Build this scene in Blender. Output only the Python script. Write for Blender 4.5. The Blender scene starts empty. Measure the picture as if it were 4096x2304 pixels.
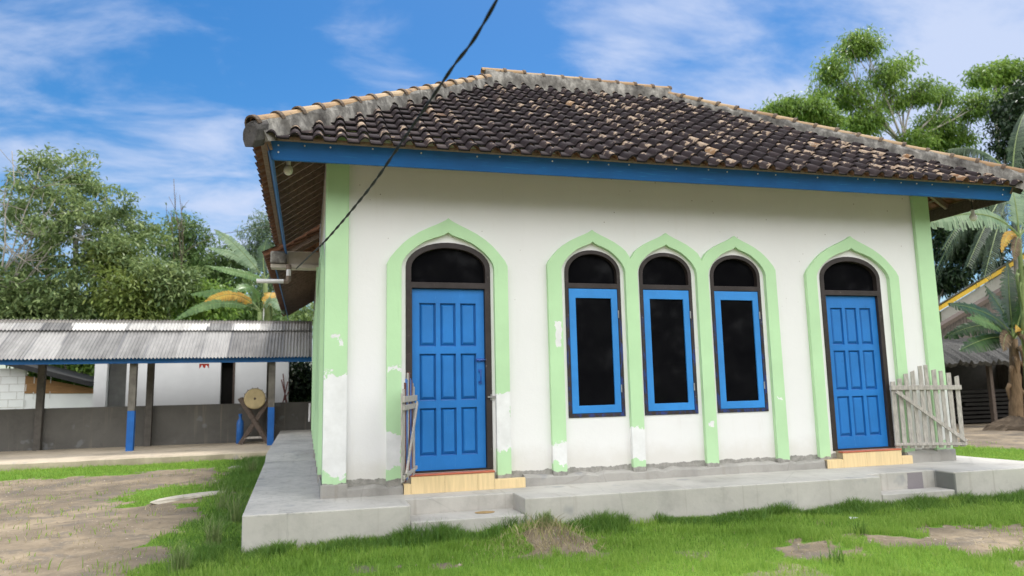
import bpy, bmesh, math, random
import numpy as np
from mathutils import Vector, Matrix
from mathutils.geometry import tessellate_polygon
random.seed(7)
RNG = np.random.default_rng(11)
PI = math.pi
rad = math.radians
scene = bpy.context.scene
COL = scene.collection

# ------------------------------------------------------------------ camera
CAM = np.array([-0.18645, -7.86083, 1.10702])
YAW, PIT, ROL, FPX = 0.280326285, 0.135791455, 0.0208435, 2863.2245
cy, sy, cp, sp, cr, sr = math.cos(YAW), math.sin(YAW), math.cos(PIT), math.sin(PIT), math.cos(ROL), math.sin(ROL)
FW = np.array([sy*cp, cy*cp, sp]); R0 = np.array([cy, -sy, 0.0]); D0 = np.cross(FW, R0)
RT = cr*R0 + sr*D0; DN = -sr*R0 + cr*D0
cam = bpy.data.cameras.new('camera'); camo = bpy.data.objects.new('camera', cam); COL.objects.link(camo)
cam.sensor_width = 36.0; cam.lens = FPX/4096*36.0; cam.clip_start = 0.05; cam.clip_end = 2000
m = Matrix.Identity(4)
for i in range(3):
    m[i][0] = RT[i]; m[i][1] = -DN[i]; m[i][2] = -FW[i]; m[i][3] = CAM[i]
camo.matrix_world = m
cam.dof.use_dof = True; cam.dof.focus_distance = 8.6; cam.dof.aperture_fstop = 1.2
scene.camera = camo

def at(px, py, Y):
    """point of the vertical plane y = Y seen at photo position (2576-wide)"""
    v = RT*((px*1.59006-2048)/FPX) + DN*((py*1.59006-1152)/FPX) + FW
    return Vector(CAM + v*((Y-CAM[1])/v[1]))

# ------------------------------------------------------------------ materials
class NT:
    def __init__(s, name):
        s.m = bpy.data.materials.new(name); s.m.use_nodes = True
        s.t = s.m.node_tree; s.t.nodes.clear()
        s.out = s.n('ShaderNodeOutputMaterial'); s.b = s.n('ShaderNodeBsdfPrincipled')
        s.l(s.b.outputs[0], s.out.inputs[0])
    def n(s, typ, **kw):
        q = s.t.nodes.new(typ)
        for k, v in kw.items(): setattr(q, k, v)
        return q
    def l(s, a, b): s.t.links.new(a, b)
    def put(s, sock, v):
        if isinstance(v, bpy.types.NodeSocket): s.l(v, sock)
        elif isinstance(v, (tuple, list)) and sock.type == 'RGBA' and len(v) == 3: sock.default_value = (*v, 1)
        else: sock.default_value = v
    def math(s, op, a, b=0.0, c=None, clamp=False):
        q = s.n('ShaderNodeMath', operation=op); q.use_clamp = clamp
        s.put(q.inputs[0], a); s.put(q.inputs[1], b)
        if c is not None: s.put(q.inputs[2], c)
        return q.outputs[0]
    def coord(s, kind='Object'): return s.n('ShaderNodeTexCoord').outputs[kind]
    def mapv(s, vec, scale=(1, 1, 1), loc=(0, 0, 0), rot=(0, 0, 0)):
        q = s.n('ShaderNodeMapping'); s.l(vec, q.inputs['Vector'])
        q.inputs['Scale'].default_value = scale; q.inputs['Location'].default_value = loc; q.inputs['Rotation'].default_value = rot
        return q.outputs[0]
    def noise(s, vec, scale=5, detail=4, rough=.55, dist=0.0):
        q = s.n('ShaderNodeTexNoise'); s.l(vec, q.inputs['Vector'])
        q.inputs['Scale'].default_value = scale; q.inputs['Detail'].default_value = detail
        q.inputs['Roughness'].default_value = rough; q.inputs['Distortion'].default_value = dist
        return q.outputs[0]
    def ramp(s, f, stops, interp='LINEAR'):
        q = s.n('ShaderNodeValToRGB'); q.color_ramp.interpolation = interp
        e = q.color_ramp.elements
        while len(e) < len(stops): e.new(.5)
        for el, (p, c) in zip(e, stops):
            el.position = p; el.color = (*c, 1) if len(c) == 3 else c
        s.put(q.inputs[0], f); return q.outputs[0]
    def step(s, f, a, b):
        q = s.n('ShaderNodeMapRange'); q.clamp = True; q.interpolation_type = 'SMOOTHSTEP'
        s.put(q.inputs[0], f); q.inputs[1].default_value = a; q.inputs[2].default_value = b
        return q.outputs[0]
    def mix(s, f, a, b, mode='MIX'):
        q = s.n('ShaderNodeMix', data_type='RGBA', blend_type=mode)
        s.put(q.inputs[0], f); s.put(q.inputs[6], a); s.put(q.inputs[7], b)
        return q.outputs[2]
    def bump(s, h, strength=.3, dist=.01):
        q = s.n('ShaderNodeBump'); q.inputs['Strength'].default_value = strength; q.inputs['Distance'].default_value = dist
        s.put(q.inputs['Height'], h); s.l(q.outputs[0], s.b.inputs['Normal'])
    def fin(s, col, rough=.7, spec=.3):
        s.put(s.b.inputs['Base Color'], col); s.put(s.b.inputs['Roughness'], rough)
        s.b.inputs['Specular IOR Level'].default_value = spec
        return s.m

def sc(c, k): return tuple(min(1, x*k) for x in c)
def simple(name, c, rough=.7, var=.25, scale=6, bump=.2, spec=.3, stretch=(1, 1, 1)):
    t = NT(name); v = t.mapv(t.coord(), stretch)
    n = t.noise(v, scale, 5, .6)
    col = t.ramp(n, [(.25, sc(c, 1-var)), (.75, sc(c, 1+var))])
    n2 = t.noise(v, scale*7, 4, .6)
    if bump: t.bump(n2, bump, .01)
    return t.fin(col, rough, spec)

def sep(t):
    q = t.n('ShaderNodeSeparateXYZ'); t.l(t.coord(), q.inputs[0]); return q.outputs
WHITE = (.815, .805, .79); GREEN = (.49, .725, .425); CEM = (.34, .325, .295)
def cement_foot(t, o, z, base, level):
    n = t.noise(t.coord(), 7, 5, .65)
    f = t.math('ADD', z, t.math('MULTIPLY', t.math('SUBTRACT', n, .5), .10))
    cem = t.ramp(t.noise(t.coord(), 14, 6, .7), [(.3, sc(CEM, .6)), (.7, sc(CEM, 1.25))])
    return t.mix(t.step(f, level+.004, level-.004), base, cem)

def wall_paint():
    t = NT('white_wall_paint'); x, y, z = sep(t)
    n = t.noise(t.coord(), .9, 5, .6); n2 = t.noise(t.mapv(t.coord(), (5, 5, .5)), 2.2, 5, .6)
    c = t.ramp(n, [(.3, sc(WHITE, .955)), (.65, WHITE)])
    c = t.mix(t.math('MULTIPLY', t.step(n2, .56, .8), .16), c, (.62, .58, .50))
    sp_ = t.n('ShaderNodeTexVoronoi'); t.l(t.coord(), sp_.inputs['Vector']); sp_.inputs['Scale'].default_value = 7
    hi = t.step(z, 1.0, 4.2)
    c = t.mix(t.math('MULTIPLY', t.step(sp_.outputs['Distance'], .055, .04), hi), c, (.25, .2, .15))
    # splash dirt near the foot
    nd = t.noise(t.coord(), 3, 5, .65)
    dirt = t.math('MULTIPLY', t.step(t.math('ADD', z, t.math('MULTIPLY', nd, -.35)), .30, .02), .35)
    c = t.mix(dirt, c, (.52, .47, .38))
    c = cement_foot(t, None, z, c, .165)
    t.bump(t.math('ADD', t.noise(t.coord(), 9, 5, .6), t.math('MULTIPLY', t.noise(t.coord(), 60, 3, .6), .35)), .22, .012)
    return t.fin(c, .78, .25)

def green_paint():
    t = NT('green_trim_paint'); x, y, z = sep(t)
    n = t.noise(t.coord(), 1.3, 5, .6)
    c = t.ramp(n, [(.3, sc(GREEN, .92)), (.7, sc(GREEN, 1.05))])
    streak = t.noise(t.mapv(t.coord(), (6, 6, .6)), 2.5, 5, .6)
    c = t.mix(t.math('MULTIPLY', t.step(streak, .58, .8), .25), c, (.30, .50, .25))
    wob = t.math('SUBTRACT', t.noise(t.coord(), 5, 6, .7), .5)
    wz = t.math('ADD', z, t.math('MULTIPLY', wob, .42)); wx = t.math('ADD', x, t.math('MULTIPLY', wob, .10))
    mask = None
    # flaked-off areas: centre x, half width, bottom, top
    for (xc, hw, z0, z1) in ((.12, .18, .22, 1.26), (.11, .05, 1.66, 1.72), (.16, .02, 1.56, 1.66), (.70, .10, .26, .64), (.74, .09, 1.28, 1.34), (1.93, .10, .42, 1.06),
                             (2.57, .14, .22, .46), (3.57, .12, .20, .60), (2.61, .04, 1.52, 1.86), (8.07, .12, .25, .9), (4.53, .04, .55, .62), (5.53, .05, .9, .94)):
        dx = t.math('SUBTRACT', hw, t.math('ABSOLUTE', t.math('SUBTRACT', wx, xc)))
        dz = t.math('MINIMUM', t.math('SUBTRACT', wz, z0), t.math('SUBTRACT', z1, wz))
        d = t.math('MINIMUM', dx, dz)
        mask = d if mask is None else t.math('MAXIMUM', mask, d)
    holes = t.noise(t.coord(), 9, 4, .6)
    mask = t.math('ADD', mask, t.math('MULTIPLY', t.math('SUBTRACT', holes, .52), .10))
    # single small flakes
    fl = t.noise(t.mapv(t.coord(), (1, 1, .45)), 13, 3, .55)
    fl2 = t.math('MULTIPLY', t.math('SUBTRACT', fl, .765), t.step(z, 2.0, 1.6))
    mask = t.math('MAXIMUM', mask, fl2)
    front = t.step(y, .05, .04)      # the flaked places are all on the front
    mm = t.math('MULTIPLY', t.step(mask, 0.0, .004), front)
    old = t.ramp(t.noise(t.coord(), 4, 4, .6), [(.3, (.70, .70, .68)), (.7, (.86, .86, .85))])
    c = t.mix(mm, c, old)
    c = cement_foot(t, None, z, c, .14)
    h = t.math('ADD', t.math('MULTIPLY', mm, -.6), t.noise(t.coord(), 12, 5, .6))
    t.bump(h, .25, .008)
    return t.fin(c, .6, .3)

def wood_paint(name, c, worn, amount=.15, axis=(14, 14, 1.2), rough=.42):
    t = NT(name); v = t.mapv(t.coord(), axis)
    n = t.noise(t.coord(), 1.6, 4, .6); g = t.noise(v, 6, 6, .65)
    col = t.ramp(n, [(.3, sc(c, .86)), (.7, sc(c, 1.14))])
    col = t.mix(t.math('MULTIPLY', t.step(g, .58, .72), amount*2), col, worn)
    sm = t.noise(t.coord(), 5, 6, .72)
    col = t.mix(t.math('MULTIPLY', t.step(sm, .62, .75), amount), col, sc(c, .35))
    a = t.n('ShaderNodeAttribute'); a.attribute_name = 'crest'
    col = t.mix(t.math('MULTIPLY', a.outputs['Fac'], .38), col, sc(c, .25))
    t.bump(g, .28, .006)
    return t.fin(col, t.ramp(n, [(.3, (rough,)*3), (.7, (rough+.2,)*3)]), .4)

def frame_paint():
    t = NT('dark_brown_frame_paint'); x, y, z = sep(t)
    c = t.ramp(t.noise(t.coord(), 6, 5, .6), [(.3, (.022, .016, .014)), (.7, (.045, .034, .032))])
    s = t.noise(t.mapv(t.coord(), (3, 3, 1)), 6, 5, .7)
    lowz = t.math('MULTIPLY', t.step(z, 2.05, 1.6), t.math('MULTIPLY', t.step(x, 2.4, 2.6), t.step(x, 5.7, 5.5)))
    c = t.mix(t.math('MULTIPLY', t.step(s, .47, .60), t.math('MULTIPLY', lowz, .8)), c, (.020, .05, .22))
    c = t.mix(t.math('MULTIPLY', t.step(t.noise(t.coord(), 22, 4, .7), .64, .72), .5), c, (.30, .25, .22))
    t.bump(t.noise(t.coord(), 30, 4, .6), .2, .004)
    return t.fin(c, .5, .35)

def tile_mat():
    t = NT('weathered_roof_tile')
    g = t.n('ShaderNodeNewGeometry'); rnd = g.outputs['Random Per Island']
    base = t.ramp(rnd, [(0, (.028, .0205, .021)), (.45, (.038, .028, .029)), (.80, (.050, .036, .035)), (.972, (.062, .045, .042)), (.984, (.27, .145, .07)), (1, (.40, .26, .14))])
    n = t.noise(t.coord(), 9, 5, .60); big = t.noise(t.coord(), .8, 3, .5)
    th = t.math('ADD', n, t.math('ADD', t.math('MULTIPLY', t.math('SUBTRACT', rnd, .5), .20), t.math('MULTIPLY', t.math('SUBTRACT', big, .5), .30)))
    a = t.n('ShaderNodeAttribute'); a.attribute_name = 'crest'
    th = t.math('ADD', th, t.math('MULTIPLY', t.math('SUBTRACT', a.outputs['Fac'], .45), .16))
    lich = t.ramp(t.noise(t.coord(), 30, 4, .6), [(.3, (.30, .20, .13)), (.7, (.56, .44, .32))])
    c = t.mix(t.math('MULTIPLY', t.step(th, .652, .682), .9), base, lich)
    grey = t.noise(t.coord(), 5, 5, .65)
    c = t.mix(t.math('MULTIPLY', t.step(grey, .5, .8), .3), c, (.07, .065, .07))
    t.bump(t.noise(t.coord(), 45, 5, .65), .3, .006)
    return t.fin(c, .8, .2)

def concrete(name, c=(.50, .485, .45), crack=.18):
    t = NT(name); x, y, z = sep(t)
    n = t.noise(t.coord(), 1.1, 6, .65, .4); n2 = t.noise(t.coord(), 6, 6, .7)
    col = t.ramp(n, [(.28, sc(c, .72)), (.5, c), (.72, sc(c, 1.18))])
    col = t.mix(t.math('MULTIPLY', t.step(n2, .52, .75), .35), col, sc(c, .62))
    drip = t.noise(t.mapv(t.coord(), (7, 1.2, .25)), 1.7, 5, .6)
    col = t.mix(t.math('MULTIPLY', t.step(drip, .56, .72), .38), col, (.27, .235, .185))
    bl = t.noise(t.mapv(t.coord(), (1, 1, 1), (4, 2, 7)), 2.6, 3, .5)
    col = t.mix(t.math('MULTIPLY', t.step(bl, .64, .72), .5), col, (.24, .25, .26))
    col = t.mix(t.math('MULTIPLY', t.step(t.math('ADD', z, t.math('MULTIPLY', n2, .12)), -.17, -.33), .45), col, (.20, .17, .11))
    if name == 'terrace_concrete':
        sc_ = t.noise(t.mapv(t.coord(), (2.5, 9, 1), (0, 0, 0), (0, 0, .5)), 3.2, 7, .75, .6)
        col = t.mix(t.math('MULTIPLY', t.math('MULTIPLY', t.math('MULTIPLY', t.step(sc_, .50, .66), t.step(z, -.03, -.005)), t.step(x, .3, -.1)), .6), col, (.17, .17, .17))
        def box_(v, a, b): return t.math('MULTIPLY', t.step(v, a-.004, a+.004), t.step(v, b+.004, b-.004))
        wobb = t.math('MULTIPLY', t.math('SUBTRACT', n2, .5), .05); xw_ = t.math('ADD', x, wobb)
        low = t.step(z, -.014, -.022)
        m1 = t.math('MULTIPLY', t.math('MULTIPLY', box_(x, 7.10, 7.14), low), t.step(y, -.70, -.76))
        m2 = t.math('MULTIPLY', t.math('MULTIPLY', box_(xw_, 6.70, 6.93), low), box_(y, -.78, -.70))
        col = t.mix(t.math('MULTIPLY', m1, .8), col, (.13, .135, .125)); col = t.mix(t.math('MULTIPLY', m2, .8), col, (.20, .175, .195))
    cr_ = t.n('ShaderNodeTexVoronoi'); cr_.feature = 'DISTANCE_TO_EDGE'; t.l(t.mapv(t.coord(), (.55, .9, .55)), cr_.inputs['Vector']); cr_.inputs['Scale'].default_value = 1.0
    wv = t.math('ADD', cr_.outputs['Distance'], t.math('MULTIPLY', t.math('SUBTRACT', n2, .5), .03))
    col = t.mix(t.math('MULTIPLY', t.step(t.math('ABSOLUTE', wv), .005, .001), crack), col, sc(c, .35))
    t.bump(t.math('ADD', n2, t.math('MULTIPLY', t.noise(t.coord(), 40, 4, .6), .4)), .3, .012)
    return t.fin(col, .85, .2)

def mortar_mat():
    t = NT('stained_mortar'); n = t.noise(t.mapv(t.coord(), (1, 1, .6)), 5, 6, .7)
    c = t.ramp(n, [(.30, (.05, .045, .04)), (.50, (.16, .15, .132)), (.70, (.42, .395, .345))])
    t.bump(t.noise(t.coord(), 18, 5, .6), .5, .02)
    return t.fin(c, .9, .15)

def ridge_mat():
    t = NT('tan_ridge_tile'); g = t.n('ShaderNodeNewGeometry')
    c = t.ramp(g.outputs['Random Per Island'], [(0, (.27, .165, .085)), (.5, (.37, .245, .13)), (1, (.45, .33, .20))])
    n = t.noise(t.coord(), 9, 6, .7)
    c = t.mix(t.step(n, .58, .72), c, (.07, .058, .05))
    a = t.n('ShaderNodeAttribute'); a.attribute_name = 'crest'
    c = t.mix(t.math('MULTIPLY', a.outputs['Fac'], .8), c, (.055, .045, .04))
    t.bump(t.noise(t.coord(), 40, 5, .6), .3, .006)
    return t.fin(c, .8, .2)

def sheet_mat(name, c):
    t = NT(name); o = t.n('ShaderNodeObjectInfo')
    v = t.mapv(t.coord(), (1, .25, .25)); n = t.noise(v, 4, 6, .68); n2 = t.noise(t.coord(), 1.3, 4, .6)
    rnd = o.outputs['Random']
    f = t.math('ADD', t.math('MULTIPLY', n, .55), t.math('ADD', t.math('MULTIPLY', rnd, .28), t.math('MULTIPLY', n2, .3)))
    col = t.ramp(f, [(.34, sc(c, .30)), (.52, sc(c, .7)), (.75, sc(c, 1.2))])
    t.bump(t.noise(t.coord(), 30, 3, .6), .1, .003)
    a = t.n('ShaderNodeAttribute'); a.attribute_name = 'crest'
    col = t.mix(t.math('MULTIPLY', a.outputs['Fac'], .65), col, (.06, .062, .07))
    return t.fin(col, .6, .35)

def ground_mat():
    t = NT('lawn_and_dirt'); a = t.n('ShaderNodeAttribute'); a.attribute_name = 'cover'
    n1 = t.noise(t.coord(), .9, 6, .65, .3); n2 = t.noise(t.coord(), 6, 6, .7); n3 = t.noise(t.coord(), 30, 5, .7)
    dirt = t.ramp(n1, [(.30, (.125, .105, .08)), (.48, (.225, .18, .127)), (.66, (.37, .295, .20))])
    n4 = t.noise(t.mapv(t.coord(), (1, 1, 1), (3.3, 1.7, 0)), 1.7, 6, .7, .5)
    dirt = t.mix(t.math('MULTIPLY', t.step(n4, .52, .60), .6), dirt, (.14, .125, .108))
    dirt = t.mix(t.math('MULTIPLY', t.step(n2, .52, .66), .55), dirt, (.15, .115, .075))
    peb = t.n('ShaderNodeTexVoronoi'); t.l(t.coord(), peb.inputs['Vector']); peb.inputs['Scale'].default_value = 16
    dirt = t.mix(t.math('MULTIPLY', t.step(peb.outputs['Distance'], .17, .10), .55), dirt, (.36, .32, .26))
    gr = t.ramp(n2, [(.3, (.08, .16, .02)), (.7, (.15, .27, .036))])
    f = t.math('ADD', a.outputs['Fac'], t.math('MULTIPLY', t.math('SUBTRACT', n3, .5), .8))
    c = t.mix(t.step(f, .3, .7), dirt, gr)
    t.bump(t.math('ADD', n2, t.math('MULTIPLY', n3, .6)), .6, .03)
    return t.fin(c, .95, .1)

def leaf_mat(name, dark, mid, light, trans=.35, rough=.5, scale=.9):
    t = NT(name); g = t.n('ShaderNodeNewGeometry')
    n = t.noise(t.coord(), scale, 3, .55)
    f = t.math('ADD', t.math('MULTIPLY', g.outputs['Random Per Island'], .45), t.math('MULTIPLY', n, .75))
    c = t.ramp(f, [(.25, dark), (.55, mid), (.85, light)])
    t.fin(c, rough, .35)
    tr = t.n('ShaderNodeBsdfTranslucent'); t.l(t.mix(.5, c, sc(light, 1.2)), tr.inputs[0])
    mx = t.n('ShaderNodeMixShader'); mx.inputs[0].default_value = trans
    t.l(t.b.outputs[0], mx.inputs[1]); t.l(tr.outputs[0], mx.inputs[2]); t.l(mx.outputs[0], t.out.inputs[0])
    return t.m

def glass_mat(name='dark_tinted_glass'):
    t = NT(name)
    c = t.ramp(t.noise(t.coord(), 3, 3, .5), [(.3, (.004, .004, .005)), (.7, (.007, .007, .008))])
    t.fin(c, .05, .05); return t.m

def post_mat():
    t = NT('grey_post_with_blue_foot'); x, y, z = sep(t)
    c = t.ramp(t.noise(t.coord(), 6, 5, .6), [(.3, (.09, .08, .068)), (.7, (.17, .155, .13))])
    b = t.ramp(t.noise(t.coord(), 4, 4, .6), [(.3, (.018, .10, .33)), (.7, (.025, .135, .42))])
    c = t.mix(t.step(t.math('ADD', z, t.math('MULTIPLY', t.noise(t.coord(), 20, 3, .5), .02)), .735, .725), c, b)
    t.bump(t.noise(t.coord(), 20, 4, .6), .3, .01)
    return t.fin(c, .75, .25)

MAT = dict(
    wall=wall_paint(), green=green_paint(),
    blue=wood_paint('blue_door_paint', (.014, .175, .52), (.07, .27, .60), .24),
    sash=wood_paint('blue_sash_paint', (.030, .235, .62), (.12, .36, .68), .14, (6, 6, 3)),
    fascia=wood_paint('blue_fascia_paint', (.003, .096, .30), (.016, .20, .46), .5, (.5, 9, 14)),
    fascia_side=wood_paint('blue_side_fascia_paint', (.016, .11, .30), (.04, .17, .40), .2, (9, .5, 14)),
    frame=frame_paint(), tile=tile_mat(), clay=simple('clay_underside', (.24, .12, .07), .9, .4, 9),
    concrete=concrete('terrace_concrete', (.475, .452, .41)), cement=concrete('rough_cement', (.36, .345, .315)),
    lowwall=concrete('bare_cement_wall', (.135, .128, .115), 0), slab=concrete('shelter_floor_cement', (.47, .395, .295), 0),
    mortar=mortar_mat(), hipend=simple('dark_mortar', (.065, .06, .055), .9, .45, 9, .6), ridge=ridge_mat(), glass=glass_mat(),
    nose=simple('shaded_tile_edge', (.012, .010, .010), .9, .4, 9), rafter=simple('rafter_wood', (.27, .20, .155), .85, .35, 7, .3, .2, (3, 3, 3)),  # nose: shadow gap under each tile course, put into a near-black colour
    rawwood=simple('grey_weathered_wood', (.42, .39, .35), .85, .4, 8, .4, .2, (6, 6, 1.5)),
    redwood=simple('red_brown_wood', (.16, .06, .05), .8, .35, 8, .4, .2, (6, 6, 1.5)),
    bluewood=simple('blue_picket_paint', (.08, .20, .50), .7, .35, 8, .4, .2, (6, 6, 1.5)),
    darkwood=simple('dark_brown_wood', (.115, .088, .072), .85, .4, 8, .4, .2, (4, 4, 4)),
    plank=simple('orange_brown_plank', (.26, .145, .065), .8, .35, 5, .3, .2, (.6, 4, 9)),
    tiles=simple('cream_step_tile', (.78, .60, .33), .35, .12, 3, .03, .5, (14, 14, 1)),
    nosing=simple('red_nosing_tile', (.48, .135, .07), .4, .15, 8, .05, .4),
    grout=simple('grout', (.42, .36, .27), .9, .2),
    metal=simple('grey_metal', (.30, .29, .28), .4, .3, 12, .05, .5), nail=simple('nail_heads', (.6, .62, .62), .4, .2),
    bluemetal=simple('blue_painted_metal', (.02, .09, .36), .4, .25, 12, .05, .5),
    pvc=simple('white_plastic_pipe', (.66, .65, .62), .45, .12, 5, .02, .4), joint=simple('brown_pipe_joint', (.20, .155, .12), .8, .4, 15),
    cream=simple('cream_beam_paint', (.50, .45, .375), .8, .2, 4), moss=mortar_mat(),
    sheet=sheet_mat('grey_corrugated_sheet', (.27, .258, .24)), ridgesheet=simple('grey_brown_ridge_sheet', (.17, .155, .135), .7, .35, 5, .1), sheet2=sheet_mat('pale_corrugated_sheet', (.56, .535, .49)),
    post=post_mat(), post2=simple('grey_cement_post', (.11, .10, .088), .85, .3, 6),
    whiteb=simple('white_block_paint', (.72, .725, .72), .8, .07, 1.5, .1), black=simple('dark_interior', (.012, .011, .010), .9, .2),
    grey_recess=simple('recess_shade_grey', (.36, .35, .34), .85, .12),  # porch shade of the outbuilding recess put into a grey base colour
    skin=simple('drum_skin', (.47, .37, .20), .7, .25, 5, .1), drumwood=simple('drum_wood', (.085, .06, .045), .8, .35, 6),
    gas=simple('blue_cylinder_paint', (.02, .13, .42), .4, .2, 6, .05, .5), red=simple('red_cloth', (.45, .05, .03), .8, .3),
    cloth=simple('white_cloth', (.62, .61, .60), .9, .1), bulb=simple('white_bulb_glass', (.66, .64, .56), .3, .05, 4, 0, .5),
    cable=simple('black_cable', (.012, .014, .013), .5, .3, 30, .1), bark=simple('grey_bark', (.30, .275, .235), .9, .4, 5, .5, .2, (3, 3, 1)),
    palebark=simple('pale_bark', (.52, .50, .46), .9, .3, 5, .4, .2, (3, 3, 1)), brownbark=simple('brown_bark', (.13, .10, .075), .9, .4, 5, .5, .2, (3, 3, 1)),
    yellow=simple('yellow_fascia_paint', (.62, .38, .03), .6, .15), farwall=simple('far_house_wall', (.33, .31, .28), .85, .15, 2),
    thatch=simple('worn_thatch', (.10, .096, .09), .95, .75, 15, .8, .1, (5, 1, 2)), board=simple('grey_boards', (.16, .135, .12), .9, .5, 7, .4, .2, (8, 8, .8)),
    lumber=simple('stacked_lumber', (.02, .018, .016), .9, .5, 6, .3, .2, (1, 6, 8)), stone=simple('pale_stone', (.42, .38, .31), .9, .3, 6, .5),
    litter=simple('white_litter', (.75, .77, .76), .5, .1), stain=simple('dry_leaf', (.36, .24, .10), .8, .3, 12),
    soilpile=simple('brown_soil', (.10, .075, .052), .95, .4, 7, .8, .1),
    ground=ground_mat(),
)
MAT['leaf_dark'] = leaf_mat('dark_dull_leaf', (.040, .080, .027), (.115, .178, .060), (.30, .37, .14), .34)
MAT['leaf_yellowish'] = leaf_mat('yellow_green_leaf', (.05, .085, .018), (.12, .175, .035), (.24, .29, .07), .3)
MAT['leaf_light'] = leaf_mat('light_green_leaf', (.05, .095, .028), (.095, .165, .05), (.19, .26, .09), .35)
MAT['leaf_bright'] = leaf_mat('bright_green_leaf', (.045, .105, .022), (.12, .215, .036), (.26, .37, .07), .42, .45, .55)
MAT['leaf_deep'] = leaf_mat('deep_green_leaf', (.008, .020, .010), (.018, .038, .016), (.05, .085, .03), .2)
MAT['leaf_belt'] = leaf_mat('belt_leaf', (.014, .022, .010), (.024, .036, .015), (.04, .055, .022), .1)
MAT['leaf_bamboo'] = leaf_mat('pale_feathery_leaf', (.06, .10, .05), (.11, .165, .085), (.20, .26, .15), .35)
MAT['banana'] = leaf_mat('banana_leaf', (.06, .12, .035), (.10, .185, .05), (.17, .27, .09), .35, .38, 1.2)
MAT['banana_pale'] = leaf_mat('pale_banana_leaf', (.12, .19, .10), (.19, .275, .15), (.28, .36, .21), .35, .35, 1.2)
MAT['banana_deep'] = leaf_mat('deep_banana_leaf', (.012, .032, .014), (.024, .058, .02), (.05, .105, .03), .25, .38, 1.2)
MAT['banana_dry'] = leaf_mat('yellowing_banana_leaf', (.28, .14, .02), (.46, .25, .03), (.5, .36, .06), .3, .6, 2.5)
MAT['banana_brown'] = leaf_mat('brown_banana_leaf', (.06, .04, .022), (.12, .08, .045), (.2, .14, .08), .2, .8, 2.5)
MAT['stalk'] = simple('green_stalk', (.16, .21, .07), .6, .3, 5)
MAT['banana_stem'] = simple('fibrous_banana_stem', (.20, .135, .08), .9, .5, 6, .6, .1, (5, 5, .7))
MAT['palm'] = leaf_mat('palm_leaflet', (.014, .032, .014), (.03, .058, .026), (.085, .125, .06), .2, .4, 1.5)
MAT['grass'] = leaf_mat('grass_blade', (.12, .225, .030), (.225, .375, .052), (.36, .49, .105), .45, .55, .8)
MAT['grass_tall'] = leaf_mat('tall_grass_blade', (.055, .135, .02), (.105, .215, .032), (.19, .31, .06), .35, .55, .9)
MAT['pebble'] = leaf_mat('pebble', (.10, .08, .06), (.24, .19, .14), (.42, .36, .28), .02, .9, 5)
MAT['straw'] = leaf_mat('straw_blade', (.24, .20, .10), (.38, .32, .17), (.5, .43, .25), .3, .7, 3)
MAT['weed'] = leaf_mat('weed_blade', (.10, .16, .04), (.19, .27, .08), (.34, .38, .17), .35, .6, 3)

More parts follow.
